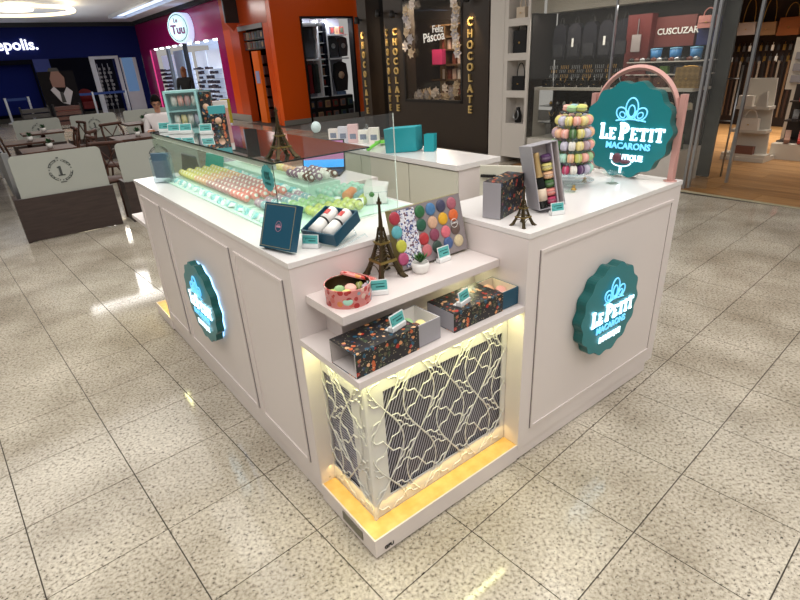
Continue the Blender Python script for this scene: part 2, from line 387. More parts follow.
def _grille(nt, b):
    v = coords(nt, 'pos'); w = nt.nodes.new('ShaderNodeTexWave'); w.inputs['Scale'].default_value = 30; w.inputs['Distortion'].default_value = 0
    nt.links.new(v, w.inputs['Vector']); c = ramp(nt, w.outputs['Fac'], [(.4, (40, 38, 48)), (.6, (170, 168, 178))]); nt.links.new(c, b.inputs['Base Color'])
DARKIN = mat('grille_dark', (44, 42, 50), .6); SLATW = mat('grille_slat', (176, 174, 186), .45)
LEDM = mat('led_strip', (255, 244, 190), .4, emit=(250, 255, 150), es=6)
LEDW = mat('led_strip_amber', (255, 200, 110), .4, emit=(255, 176, 60), es=4)
def corner_unit(flip):
    fy = (lambda y: LT-y) if flip else (lambda y: y)
    def bx(b, x0, y0, z0, x1, y1, z1):
        a, c = sorted((fy(y0), fy(y1))); return b.box(x0, a, z0, x1, c, z1)
    lab = 'white stepped corner unit with lit flower lattice, '+('far end of the long counter' if flip else 'nearest the camera')
    t = thing('corner_display', lab, 'display stand')
    wpart('base', bx(B(), 0, 0, .008, AX, BY, HB-.004), WHITE, t)
    wpart('shadow_strip', bx(B(), .012, .012, 0, AX, BY, .008), BLACK, t)  # same black stand-in for floor shade, under the corner base
    bb = bx(bx(B(), .006, .006, HB-.004, .064, BY, HB), .064, .006, HB-.004, AX, .078, HB)
    wpart('tray', bb, TRAYW, t, 'pale wooden ledge lit amber from above')
    wpart('lip', bx(bx(B(), 0, 0, HB-.004, .006, BY, HB+.001), .006, 0, HB-.004, AX, .006, HB+.001), WHITE, t)
    wpart('core', bx(B(), .13, .15, HB, AX-.002, BY, .738), DARKIN, t)
    # panels with openings
    f = B(); y0, y1 = .08, .086
    for (a0, a1, z0, z1) in ((.066, .138, HB, .735), (.738, AX-.002, HB, .735), (.138, .738, HB, .165), (.138, .738, .63, .735)): bx(f, a0, y0, z0, a1, y1, z1)
    for (a0, a1, z0, z1) in ((.086, .178, HB, .735), (.364, BY-.001, HB, .735), (.178, .364, HB, .16), (.178, .364, .612, .735)): bx(f, .066, a0, z0, .072, a1, z1)
    wpart('frame_panel', f, LATW, t)
    s = B()
    for k in range(64):     # diagonal slats on the long face
        a = -.1+k*.0135
        z0, z1 = .16, .635; p0, p1 = a, a+.18
        if p1 > .745:
            q = (.745-p0)/.18; p1 = .745; z1 = z0+(.475)*q
        zz = z0
        if p0 < .13: q = (.13-p0)/.18; p0 = .13; zz = .16+.475*q
        if p1 <= p0 or z1 <= zz: continue
        ya = fy(.092); s.add([(p0-.003, ya, zz), (p0+.003, ya, zz), (p1+.003, ya, z1), (p1-.003, ya, z1)], [(0, 1, 2, 3) if not flip else (3, 2, 1, 0)])
    o = wpart('grille', s, SLATW, t); o['kind'] = 'stuff'
    s = B()
    for k in range(36): bx(s, .079, .17, .155+k*.013, .081, .372, .1615+k*.013)
    o = wpart('grille', s, SLATW, t); o['kind'] = 'stuff'
    s = B(); bx(s, .1, .105, HB+.01, .102, BY, .7); bx(s, .1, .103, HB+.01, AX-.003, .105, .7)
    wpart('backing', s, DARKIN, t)
    # lattices
    s = B()
    for pl in lattice_lines(.07, AX-.004, HB+.004, .73, .141): s.tube([(a, fy(.077), z) for a, z in pl], .0028, 4)
    wpart('lattice', s, LATW, t)
    s = B()
    for pl in lattice_lines(.084, BY-.004, HB+.004, .73, .2): s.tube([(.063, fy(a), z) for a, z in pl], .0028, 4)
    wpart('lattice', s, LATW, t)
    s = B(); bx(s, .058, .074, HB, .07, .086, .738); wpart('corner_post', s, LATW, t)
    wpart('lower_shelf', bx(B(), 0, 0, .74, AX-.001, BY, .765), WHITE, t)
    wpart('riser', bx(B(), .113, .264, .765, AX-.002, BY-.001, .892), WHITE, t)
    wpart('upper_shelf', bx(B(), .046, .135, .892, AX-.001, BY-.001, .922), WHITE, t)
    wpart('cheek', bx(B(), .001, BY-.004, HB, .12, BY-.001, .74), WHITE, t)
    wpart('led_strip', bx(bx(B(), .022, .03, .734, .034, BY-.006, .74), .034, .03, .734, AX-.01, .042, .74), LEDM, t, 'glowing light strip under the shelf edge')
    wpart('screw', B().lathe([(0, 0), (.003, 0), (.003, .002), (0, .002)], 8, c=(.04, fy(BY-.0045), .105), ax='y'), STEEL, t)
    if not flip:
        wpart('vent_plate', B().box(-.003, .08, .03, .0, .215, .07), mat('grey_plate', (120, 118, 104), .4, .5), t, 'grey metal plate with slots')
        b = B(); T_ = Tr(.06, -.0015, .03); text(b, 'GFU', .022, T_, .002, .0006)
        wpart('emblem', b, BLACK, t)
        for (loc, sx, sy, rot, p, c) in (((.034, .19, .727), .02, .32, (0, 0, 0), .4, (1, .97, .5)), ((.41, .04, .727), .7, .02, (0, 0, 0), .85, (1, .97, .5))):
            area('shelf_led', loc, sx, sy, p, c)
        area('ledge_led', (.048, .2, .16), .01, .34, .085, (1, .7, .22)); area('ledge_led', (.42, .062, .16), .68, .01, .17, (1, .7, .22))
        area('shelf_spot', (.66, .2, .888), .05, .02, .45, (1, .96, .55))
    else:
        area('shelf_led', (.034, LT-.19, .727), .02, .32, .5, (1, .97, .5)); area('ledge_led', (.04, LT-.2, .16), .01, .34, .14, (1, .7, .22))
    return t
corner_unit(False); corner_unit(True)
# small spot lamp under the upper shelf
t = thing('shelf_spot_lamp', 'small round spot lamp under the right end of the upper shelf', 'lamp', loc=(.66, .2, .892)); obj('housing', B().lathe([(.0, -.004), (.02, -.004), (.024, 0)], 12), STEEL, t)
# gate
g0 = Vector((1.87, .545, 0)); g1 = Vector((1.605, 1.04, 0)); ga = math.atan2(g1.y-g0.y, g1.x-g0.x)
gt = thing('counter_gate', 'cream swing gate half open behind the right counter', 'gate', Tr(*g0) @ Rz(ga)); Lg = (g1-g0).length
obj('gate_panel', B().box(0, -.01, .06, Lg, .015, 1.05), WHITE2, gt); obj('handle', B().box(Lg-.1, .02, .985, Lg-.01, .035, 1.0).box(Lg-.09, .015, .985, Lg-.08, .03, 1.0).box(Lg-.03, .015, .985, Lg-.02, .03, 1.0), BLACK, gt)
obj('hinge', B().lathe([(.008, .2), (.008, .28)], 8, c=(0, .01, 0)).lathe([(.008, .8), (.008, .88)], 8, c=(0, .01, 0)), STEEL, gt)
# back cabinets
bt = thing('back_worktop', 'white glossy worktop running along the back cabinets', 'worktop')
wpart('slab', B().box(1.5, 1.13, 1.02, 1.88, 2.78, 1.05), WTOP, bt)
for k, (y0, y1) in enumerate(((1.14, 1.6), (1.6, 2.16), (2.16, 2.78))):
    c = thing('back_cabinet', ('cream base cabinet at the gate end of the back run', 'middle cream base cabinet of the back run below the teal folders', 'cream base cabinet at the far end of the back run')[k], 'cabinet', group='cream back cabinets')
    wpart('body', B().box(1.525, y0+.001, 0, 1.875, y1-.001, 1.018), WHITE, c)
    wpart('door', B().box(1.507, y0+.004, .08, 1.524, y1-.004, 1.01), WHITE2, c)
lcab = thing('laptop_cabinet', 'low white cabinet carrying the laptop behind the glass case', 'cabinet')
wpart('body', B().box(.86, 1.55, 0, 1.2, 2.3, .96), WHITE2, lcab); wpart('top', B().box(.855, 1.54, .962, 1.21, 2.31, .98), WHITE, lcab)
# far return behind kiosk: right end counter
# ------------------------------------------------------------------ round signs
def scallop(r, n=14, amp=.034, k=8):
    return [(r*(1-amp+amp*math.cos(n*2*PI*i/(n*k)))*math.cos(2*PI*i/(n*k)), r*(1-amp+amp*math.cos(n*2*PI*i/(n*k)))*math.sin(2*PI*i/(n*k))) for i in range(n*k)]
def glyph(b, ch, x, z, w, h, T, d=.004, mi=0):
    s = h*.24; e = h*.14
    def q(x0, z0, x1, z1): b.box(x0, -d, z0, x1, 0, z1, mi, T @ Tr(x, 0, z))
    if ch in 'LEPI': q(w*.08, 0, w*.08+s, h) if ch != 'I' else q(w/2-s/2, 0, w/2+s/2, h); q(0, 0, w*.5, e) if ch == 'P' else q(0, 0, w, e); q(0, h-e, w if ch == 'I' else w*.5, h)
    if ch == 'L': q(w-e, e, w, h*.34)
    if ch == 'E': q(w*.3, h-e, w, h); q(w*.3, h*.45, w*.75, h*.45+e); q(w-e, e, w, h*.28); q(w-e, h*.74, w, h-e)
    if ch == 'P':
        n = 8; cx, cz, ro, ri = w*.45, h*.68, h*.32, h*.32-s*.9
        vs = []
        for i in range(n+1):
            a = PI/2-PI*i/n
            for rr in (ro, ri): vs.append(T @ Tr(x, 0, z) @ Vector((cx+rr*math.cos(a)*(w*.55)/ro, -d, cz+rr*math.sin(a))))
        b.add(vs, [(2*i, 2*i+1, 2*i+3, 2*i+2) for i in range(n)], mi); q(w*.2, cz+ri, cx, cz+ro); q(w*.2, cz-ro, cx, cz-ri)
    if ch == 'T': q(w*.5-s/2, 0, w*.5+s/2, h); q(w*.22, 0, w*.78, e); q(0, h-e, w, h); q(0, h*.74, e, h-e); q(w-e, h*.74, w, h-e)
def sign_face(par, T, r, d=.004, third='BOUTIQUE'):
    # crown
    b = B()
    def loop(cx, cz, w, h_, an, rr): b.tube([T @ Vector((cx+(w*math.sin(a))*math.cos(an)-(h_*(1-math.cos(a)))*math.sin(an)*1, -d, cz+(w*math.sin(a))*math.sin(an)+(h_*(1-math.cos(a)))*math.cos(an))) for a in [2*PI*i/18 for i in range(18)]], rr, 4, closed=True)
    z0 = .27*r
    loop(0, z0, .14*r, .21*r, 0, .016*r); loop(0, z0+.03*r, .075*r, .12*r, 0, .016*r)
    loop(-.10*r, z0-.01*r, .115*r, .15*r, .85, .016*r); loop(.10*r, z0-.01*r, .115*r, .15*r, -.85, .016*r)
    loop(-.15*r, z0+.02*r, .055*r, .07*r, .85, .014*r); loop(.15*r, z0+.02*r, .055*r, .07*r, -.85, .014*r)
    b.tube([T @ Vector((x*r, -d, .2*r+.05*r*math.cos(x*4))) for x in [-.34+.068*i for i in range(11)]], .016*r, 4)
    obj('crown', b, GLOWB, par)
    b = B(); x = -.70*r; hh = .30*r
    for ch, w, sc in (('L', .2, 1.15), ('E', .16, .85), (' ', .03, 1), ('P', .24, 1.25), ('E', .17, .9), ('T', .2, .9), ('I', .1, .9), ('T', .21, .95)):
        if ch != ' ': glyph(b, ch, x, -.2*r, w*r, hh*sc, T, d)
        x += (w+.025)*r
    obj('lettering', b, GLOW, par)
    b = B(); text(b, 'MACARONS', .19*r, T @ Tr(0, -d, -.33*r), .004, .0012*r/.22, sx=1.0)
    obj('lettering', b, GLOWB, par)
    b = B(); text(b, third, .17*r, T @ Tr(0, -d, -.58*r), .004, .002*r/.22, sx=.9); obj('lettering', b, GLOW, par)
def round_sign(name, label, T, r, th, halo=None, dx=.02):
    s = thing(name, label, 'sign', T)
    obj('disc', B().prism(scallop(r), th, None, 0, 1), [TEAL, TEALD], s)
    if halo is not None: obj('halo_light', B().prism(scallop(r*.95), .008, Tr(0, th, 0)), mat('halo_glow', (180, 220, 255), .4, emit=(150, 205, 255), es=halo), s)
    sign_face(s, Tr(dx*r, -.003, 0), r*(.96 if dx > .05 else 1))
    return s
s1 = round_sign('round_sign', 'scalloped teal round sign mounted on the front of the right counter', Tr(1.307, -.05, .583), .222, .045)
s2 = round_sign('round_sign', 'scalloped teal round sign with a blue halo on the side of the long counter', Tr(-.045, 1.395, .578) @ Rz(-PI/2), .214, .035, 3.0)
# arched stand
PINK = mat('powder_pink_metal', (200, 150, 142), .35)
ar = thing('arch_stand', 'powder pink metal arch standing on the right end of the counter', 'sign frame', Tr(1.84, .255, H))
b = B()
obj('leg', B().box(-.012, -.236, 0, .018, -.212, .385), PINK, ar); obj('leg', B().box(-.012, .208, 0, .018, .232, .385), PINK, ar)
obj('arch', B().tube([(0, -.208*math.cos(PI*i/24), .285+.214*math.sin(PI*i/24)) for i in range(25)], .0125, 4), PINK, ar)
for sg_ in (-.222, .22): obj('foot_plate', B().lathe([(.03, 0), (.03, .003), (0, .003)], 12, c=(0, sg_, 0)), PINK, ar)
s3 = round_sign('round_sign', 'large lit teal scalloped sign hanging inside the pink arch', Tr(1.77, .25, 1.276) @ Rz(-PI/2+.04), .224, .055, dx=.1)
b = B(); T_ = Tr(0, -.006, 0)
for sx_, c_ in ((-1, 1), (1, 1)): b.lathe([(0, -.008), (.02, -.008), (.024, -.004), (.024, .004), (.02, .008), (0, .008)], 12, c=(sx_*.022, -.008, -.135-.006*sx_), ax='y' if sx_ < 0 else 'z')
obj('macaron_picture', b, mat('picture_macaron', (112, 70, 84), .4), s3)
obj('saucer', B().tube([(.05*math.cos(PI+PI*i/12), -.006, -.145+.022*math.sin(PI+PI*i/12)) for i in range(13)], .003, 4).box(-.006, -.008, -.2, .006, -.004, -.17), GLOW, s3)
area('arch_sign_glow', (1.74, .262, 1.25), .25, .25, .12, (.75, .95, 1), (0, PI/2, 0))
# ------------------------------------------------------------------ small goods
def quadbox(w, l, h, t=.003, top=True):
    # open tray of w x l x h, walls t
    b = B().box(0, 0, 0, w, l, t)
    for q in ((0, 0, w, t), (0, l-t, w, l), (0, t, t, l-t), (w-t, t, w, l-t)): b.box(q[0], q[1], t, q[2], q[3], h)
    return b
def price_sign(x, y, z, yaw, label, w=.062, h=.05, group=None):
    t = thing('price_sign', label, 'price sign', Tr(x, y, z) @ Rz(math.radians(yaw)), group)
    T_ = Rx(math.radians(-14))
    obj('holder', B().prism([(-w/2, 0), (w/2, 0), (w/2, .016), (-w/2, .016)], .022).box(-w/2, 0, 0, w/2, .035, .003), CARDW, t)
    obj('card', B().box(-w/2, 0, .006, w/2, .003, h, 0, T_), CARDW, t)
    obj('print', B().box(-w*.46, -.0008, h*.36, w*.46, 0, h*.95, 0, T_), MINTP, t)
    b = B(); b.box(-w*.3, -.0014, h*.72, w*.34, -.0008, h*.77, 0, T_).box(-w*.1, -.0014, h*.52, w*.34, -.0008, h*.6, 0, T_)
    b.tube([T_ @ Vector((-w*.36+.006*math.cos(a), -.001, h*.62+.008*math.sin(a))) for a in [k*.7 for k in range(9)]], .0007, 3)
    obj('writing', b, TEALD, t); return t
price_sign(.128, .452, H, -52, 'teal price card on the counter corner between the dark blue lid and the tube box')
price_sign(.226, .19, .922, -30, 'teal price card beside the flowered round tin', .07, .055)
price_sign(.602, .262, .922, 2, 'teal price card leaning at the foot of the large macaron collection box', .06, .062)
def emblem(b, cx, cz, r, T):
    b.tube([T @ Vector((cx+r*.8*math.cos(2*PI*i/20), -.0008, cz+r*math.sin(2*PI*i/20))) for i in range(20)], .0008, 3, closed=True)
    b.box(cx-r*.55, -.0016, cz-.004, cx+r*.55, -.0002, cz+.003, 0, T); b.tube([T @ Vector((cx+dx*r, -.001, cz+r*.25+r*.3*dz)) for dx, dz in ((-.4, 0), (-.2, .8), (0, .1), (.2, .8), (.4, 0))], .0008, 3)
# dark blue lid
PKM = mat('emblem_pink', (196, 140, 160), .5); GLN = mat('gold_line', (176, 160, 118), .4, .3)
T_ = pose((-.003, .587, 1.063), -74, -23, -1.2); w, l, h = .162, .028, .16
t = thing('box_lid', 'dark blue gift box lid with gold border propped upright on the counter corner', 'box lid', T_)
obj('lid', B().box(0, 0, 0, w, l, h), PETROL, t)
b = B(); m_ = .006
for q in ((m_, m_, w-m_, m_+.0016), (m_, h-m_-.0016, w-m_, h-m_), (m_, m_, m_+.0016, h-m_), (w-m_-.0016, m_, w-m_, h-m_)): b.box(q[0], -.0008, q[1], q[2], 0, q[3])
obj('gold_border', b, GLN, t)
b = B(); emblem(b, w*.52, h*.5, .018, Matrix.Identity(4)); obj('emblem', b, PKM, t)
# open box with tubes on an acrylic easel
T_ = pose((.197, .381, 1.06), 20.2, 1.6, -19.5); w, l, h = .156, .15, .046
t = thing('tube_gift_box', 'open dark blue gift box holding two white paper tubes, tilted on a clear easel', 'gift box', T_)
obj('box', quadbox(w, l, h, .004), PETROL, t); obj('insert', B().box(.005, .005, .004, w-.005, l-.005, .012), GREYC, t)
e = thing('easel', 'clear bent acrylic easel holding the open dark blue tube box', 'stand')
wpart('rail', B().tube([(.17, .375, 1.053), (.185, .36, 1.053), (.2, .345, 1.068), (.33, .40, 1.07), (.345, .41, 1.054)], .003, 6), ACR, e)
wpart('back_plate', B().tube([(.2, .40, 1.055), (.33, .46, 1.055), (.335, .5, 1.09), (.3, .52, 1.075)], .003, 6), ACR, e)
PAPER = mat('tube_paper', (238, 236, 232), .5); REDL = mat('red_label', (190, 46, 44), .5)
for k, yy in enumerate((.042, .106)):
    q = thing('paper_tube', 'white macaron tube with black ribbon in the open blue box, '+('nearer the camera' if k == 0 else 'farther, toward the glass case'), 'gift tube', T_ @ Tr(.012, yy, .034), 'white tubes in the blue box')
    obj('tube', B().lathe([(0, 0), (.022, 0), (.022, .064)], 16, ax='x').lathe([(.022, .07), (.022, .134), (0, .134)], 16, ax='x'), PAPER, q)
    obj('ribbon', B().lathe([(.0225, .063), (.0225, .071)], 16, ax='x'), BLACK, q)
    obj('label', B().box(.088, -.01, .0205, .116, .008, .0226), REDL, q)
# collection box
CW, CH = .339, .224; T_ = pose((.414, .291, .931), .2, -13.6, -.3); Ti = T_.inverted()
t = thing('collection_box', 'large macaron collection box with a printed window front leaning on the upper shelf', 'gift box', T_)
obj('box', B().box(0, .0, 0, CW, .039, CH), mat('olive_box', (134, 122, 74), .5), t)
obj('front_print', B().box(.0, -.0012, .0, CW, 0, CH), mat('taupe_print', (138, 130, 132), .25, coat=.5), t)
def onface(zu, zv):
    u, v = 370+zu/6, 190+zv/6; d = ray(u, v); o_ = Ti @ CP; dd = Ti.to_3x3() @ d; s_ = -o_.y/dd.y; return (o_.x+dd.x*s_, o_.z+dd.z*s_)
c0 = onface(160, 138); c1 = onface(252, 104); c2 = onface(232, 455); c3 = onface(302, 380)
x0, x1 = (c0[0]+c2[0])/2, (c1[0]+c3[0])/2
obj('tile_print', B().box(x0-.006, -.0022, .006, x1+.006, -.0012, CH-.006), AZUL, t)
for (zu, zv, c) in ((145, 172, (168, 50, 66)), (160, 255, (92, 168, 178)), (187, 338, (190, 190, 70)), (200, 415, (178, 80, 118)), (295, 130, (44, 104, 62)), (360, 115, (74, 122, 168)), (422, 95, (66, 66, 92)), (485, 80, (170, 96, 110)), (305, 210, (34, 86, 66)), (373, 195, (206, 166, 138)), (435, 172, (224, 172, 44)), (497, 150, (216, 104, 52)), (322, 293, (178, 50, 56)), (385, 268, (136, 64, 88)), (452, 250, (214, 108, 122)), (510, 230, (102, 84, 78)), (340, 362, (192, 110, 116)), (402, 340, (52, 72, 64)), (468, 317, (66, 92, 140)), (530, 302, (206, 190, 154))):
    x, z = onface(zu, zv); m_ = mat('print_%d_%d_%d' % c, c, .5, noise=(90, .25))
    obj('printed_macaron', B().lathe([(.0245, -.001), (.0235, -.0042), (.016, -.0065), (0, -.0072)], 16, c=(x, 0, z), ax='y'), m_, t)
x, z = onface(497, 198); b = B(); b.tube([(x+.017*math.cos(2*PI*i/20), -.0085, z+.017*math.sin(2*PI*i/20)) for i in range(20)], .001, 4, closed=True); text(b, 'LE PETIT', .0075, Tr(x, -.0085, z), .001, .0002)
obj('seal', b, PAPER, t)
# floral sleeve box standing on right counter
def sleeve(T, w, l, h, label, closed, open_end, name='sleeve_box'):
    t = thing(name, label, 'gift box', T)
    b = B().box(0, 0, h-.002, w, l, h).box(0, 0, 0, w, .002, h-.002).box(0, l-.002, 0, w, l, h-.002).box(0, .002, 0, w, l-.002, .002)
    obj('sleeve', b, FLORAL, t)
    if closed: obj('end_panel', B().box(-.001, .003, .003, .004, l-.003, h-.003), GREYC, t)
    else: obj('lining', B().box(.001, .0022, .0022, w-.002, l-.0022, .003).box(.001, .0022, .003, w-.002, .0032, h-.0022).box(.001, l-.0032, .003, w-.002, l-.0022, h-.0022).box(-.0005, 0, 0, .0005, .002, h).box(-.0005, l-.002, 0, .0005, l, h), GREYI, t)
    return t
T_ = pose((.808, .267, 1.053), -74.5, 0, 0)
t = thing('sleeve_box', 'closed black flowered gift box with grey end standing on the right counter', 'gift box', T_)
obj('sleeve', B().box(0, .003, 0, .078, .215, .143), FLORAL, t); obj('end_panel', B().box(.001, 0, .001, .077, .003, .142), GREYC, t)
T1 = pose((.008, .021, .7655), 2, 0, 0)
t = sleeve(T1, .258, .139, .086, 'long black flowered gift box with a grey drawer on the lower shelf', False, True)
obj('drawer', quadbox(.135, .133, .081, .0035), GREYC, t, T=Tr(.224, .003, .0025)); obj('drawer_lining', quadbox(.127, .125, .077, .001), mat('white_lining', (236, 232, 228), .6), t, T=Tr(.228, .007, .0065))
T2 = pose((.425, .03, .7655), 0, 0, 0)
t = sleeve(T2, .25, .142, .0745, 'long black flowered gift box with a petrol blue drawer on the lower shelf', True, False)
obj('drawer', quadbox(.121, .136, .07, .0045), PETROL, t, T=Tr(.219, .003, .0025)); obj('drawer_lining', quadbox(.111, .126, .066, .0015), mat('cream_lining', (240, 228, 204), .6), t, T=Tr(.224, .008, .0075))
price_sign(.208, .056, .8525, 14, 'teal price card standing on the left flowered box of the lower shelf', .07, .056)
price_sign(.508, .056, .8405, 14, 'teal price card standing on the right flowered box of the lower shelf', .064, .054)
price_sign(1.032, .07, H, -20, 'teal price card in front of the bottle gift box', .058, .05)
# macarons
def mac_prof(r, th, part):
    s = th*.33; f = th-2*s
    shell = [(0, 0), (r*.6, .04*s), (r*.86, .3*s), (r*.97, .72*s), (r, .8*s), (r*1.03, .9*s), (r, s)]
    if part == 'low': return shell
    if part == 'fill': return [(r*.9, s), (r*.92, s+f/2), (r*.9, s+f)]
    return [(q, th-z) for q, z in reversed(shell)]
def fill_c(c): return tuple(min(255, int(v*.6+92)) for v in c)
MC = {'yellow': (226, 216, 132), 'peach': (234, 188, 150), 'mauve': (204, 156, 154), 'pink': (232, 146, 136), 'lilac': (186, 160, 172), 'mint': (168, 214, 194), 'green': (164, 202, 148), 'lime': (196, 204, 112), 'cream': (240, 224, 156), 'purple': (150, 120, 136), 'orange': (240, 160, 112), 'greyblue': (150, 184, 190), 'brown': (112, 74, 58), 'white': (236, 232, 222), 'violet': (84, 50, 96), 'rose': (240, 178, 164), 'dkgreen': (70, 110, 60), 'berry': (180, 56, 96), 'olive': (150, 152, 70), 'lav': (200, 196, 214)}
def mm(k): return mat('macaron_'+k, MC[k], .6)
def mf(k): return mat('filling_'+k, fill_c(MC[k]), .6)
mcache = {}
def macaron_mesh(k, r=.0215, th=.026, fk=None, n=12, dot=False):
    key = (k, r, th, fk, dot)
    if key not in mcache:
        b = B()
        for part, mi in (('low', 0), ('fill', 1), ('up', 0)): b.lathe(mac_prof(r, th, part), n, mi=mi)
        if dot: b.lathe([(r*.5, th), (r*.5, th+.0008), (0, th+.0008)], 8, mi=1)
        mcache[key] = b.mesh('macaron', [mm(k), mat('piped_white', (250, 246, 238), .5) if fk == 'white' else mf(fk or k)])
    return mcache[key]
def macaron(k, P, R, label, group, r=.0215, th=.026, fk=None, dot=False):
    o = link('macaron', macaron_mesh(k, r, th, fk, dot=dot), None, Tr(*P) @ R); return tag(o, label, 'macaron', group)
# drawers contents
for (x, y, k) in ((.282, .05, 'brown'), (.285, .095, 'green'), (.31, .055, 'cream')):
    P = T1 @ Vector((x, y, .04)); macaron(k, P, Rx(.5), {'brown': 'brown macaron', 'green': 'pale green macaron', 'cream': 'cream macaron'}[k]+' in the grey drawer on the lower shelf', 'macarons in the grey drawer')
for (x, y, k) in ((.268, .06, 'brown'), (.283, .11, 'peach'), (.31, .07, 'rose')):
    P = T2 @ Vector((x, y, .034)); macaron(k, P, Rx(.5), {'brown': 'brown macaron', 'peach': 'peach macaron', 'rose': 'rose macaron'}[k]+' in the petrol blue drawer on the lower shelf', 'macarons in the blue drawer')
# round tin
TX, TY = .136, .236
t = thing('round_tin', 'open round tin printed with red and pink flowers on the upper shelf', 'tin', loc=(TX, TY, .922))
obj('tin', B().lathe([(0, .0), (.077, 0), (.077, .060), (.0785, .063), (.075, .063), (.074, .058), (.074, .004), (0, .004)], 32, mis=[0, 0, 0, 0, 1, 1, 1]), [TINP, mat('tin_inside', (62, 44, 22), .35, .6)], t)
obj('lining_disc', B().lathe([(0, .02), (.072, .02), (.072, .022), (0, .022)], 24), BRONZE, t)
t = thing('tin_lid', 'flowered lid of the round tin leaning behind it', 'tin lid', Tr(.222, .300, .958) @ Ry(.42) @ Rx(-.1))
obj('lid', B().lathe([(0, .012), (.062, .012), (.066, .008), (.066, 0), (.063, 0), (.062, .008), (0, .008)], 28), TINP, t)
for (dx, dy, k, a) in ((-.045, .02, 'lime', 1.2), (-.02, -.02, 'yellow', .9), (.012, .005, 'rose', .25), (.045, .015, 'olive', 1.3), (-.03, -.045, 'mint', 1.1), (.05, -.02, 'lilac', 1.0), (-.015, .035, 'green', 1.2)):
    macaron(k, (TX+dx, TY+dy, .946), Rz(dx*20) @ Rx(a) if a > .5 else Rx(.25), {'lime': 'lime', 'yellow': 'yellow', 'rose': 'pink', 'olive': 'olive', 'mint': 'mint', 'lilac': 'lilac', 'green': 'green'}[k]+' macaron inside the flowered tin', 'macarons in the round tin', .02, .024)
# plant
t = thing('potted_succulent', 'small green succulent in a white pot in front of the collection box', 'plant', loc=(.466, .252, .922))
obj('pot', B().lathe([(0, 0), (.024, 0), (.032, .012), (.034, .03), (.031, .04), (.029, .04), (.028, .034), (0, .034)], 20), mat('pot_white', (232, 230, 226), .6), t)
lf = B()
for k in range(26):
    a = k*2.4; tl = .95-.75*(k/26); ln = .05-.016*(k/26.); T_ = Tr(0, 0, .037) @ Rz(a) @ Ry(-(PI/2-tl))
    lf = B(); lf.add([T_ @ Vector(p) for p in ((.003, -.0035, 0), (ln*.5, -.006, .001), (ln, 0, .004), (ln*.5, .006, .001), (.003, .0035, 0), (ln*.5, 0, .0045))], [(0, 1, 5), (1, 2, 5), (2, 3, 5), (3, 4, 5), (4, 0, 5), (0, 4, 3, 2, 1)])
    obj('leaf', lf, mat('succulent_green', (38, 84, 36), .45) if k % 3 else mat('succulent_green_light', (70, 122, 52), .45), t)
# towers
def tower(loc, s, h, label, rot=0):
    t = thing('miniature_tower', label, 'souvenir tower', Tr(*loc) @ Rz(rot))
    def wd(q): return s/2*(.93*(1-q)**2.6+.035+.03*(1-q))
    for sx in (-1, 1):
        for sy in (-1, 1):
            pts = [(sx*wd(q)*.92, sy*wd(q)*.92, q*h) for q in [i*.05 for i in range(13)]]
            pts[0] = (sx*wd(0), sy*wd(0), .0)
            b = B().tube(pts, [s*.105-s*.078*i/12 for i in range(13)], 4); b.box(sx*wd(0)-s*.09, sy*wd(0)-s*.09, 0, sx*wd(0)+s*.09, sy*wd(0)+s*.09, h*.02)
            obj('leg', b, BRONZE, t)
    for q, e, th in ((.2, 1.12, .03), (.41, 1.25, .02)):
        w_ = wd(q)*e+.002; b = B()
        for (x0, y0, x1, y1) in ((-w_, -w_, w_, -w_*.8), (-w_, w_*.8, w_, w_), (-w_, -w_*.8, -w_*.8, w_*.8), (w_*.8, -w_*.8, w_, w_*.8)): b.box(x0, y0, q*h, x1, y1, (q+th)*h)
        b.box(-w_*1.1, -w_*1.1, (q+th)*h, w_*1.1, w_*1.1, (q+th+.006)*h) if q > .3 else None
        obj('platform', b, BRONZEL, t)
    b = B()
    for k in range(4):   # arches under the first platform
        T_ = Rz(k*PI/2); w_ = wd(.1)
        b.tube([T_ @ Vector((w_*.82*math.cos(PI*i/12), -w_*.98, h*.03+h*.145*math.sin(PI*i/12))) for i in range(13)], s*.022, 4)
    obj('arches', b, BRONZE, t)
    b = B()
    for k in range(4):
        T_ = Rz(k*PI/2)
        for q0, q1 in ((.23, .31), (.31, .4), (.43, .49), (.49, .55), (.55, .6)):
            a, c = wd(q0)*.92, wd(q1)*.92
            b.tube([T_ @ Vector((-a, -a, q0*h)), T_ @ Vector((c, -c, q1*h))], s*.013, 3).tube([T_ @ Vector((a, -a, q0*h)), T_ @ Vector((-c, -c, q1*h))], s*.013, 3).tube([T_ @ Vector((-c, -c, q1*h)), T_ @ Vector((c, -c, q1*h))], s*.012, 3)
    b.box(-s*.035, -s*.035, h*.22, s*.035, s*.035, h*.4)
    obj('lattice_bracing', b, BRONZE, t)
    b = B().tube([(0, 0, .56*h), (0, 0, .7*h), (0, 0, .86*h)], [s*.105, s*.075, s*.05], 4).box(-s*.06, -s*.06, .86*h, s*.06, s*.06, .89*h).lathe([(s*.05, .89*h), (s*.045, .92*h), (s*.015, .945*h), (s*.008, .97*h), (0, h)], 8)
    obj('spire', b, BRONZE, t); return t
tower((.342, .314, .922), .108, .315, 'tall bronze miniature lattice tower on the upper shelf beside the collection box')
tower((.19, .702, 1.3335), .085, .19, 'bronze miniature lattice tower on the near corner of the glass case')
tower((.836, .085, H), .062, .16, 'smallest bronze miniature lattice tower on the corner of the right counter')
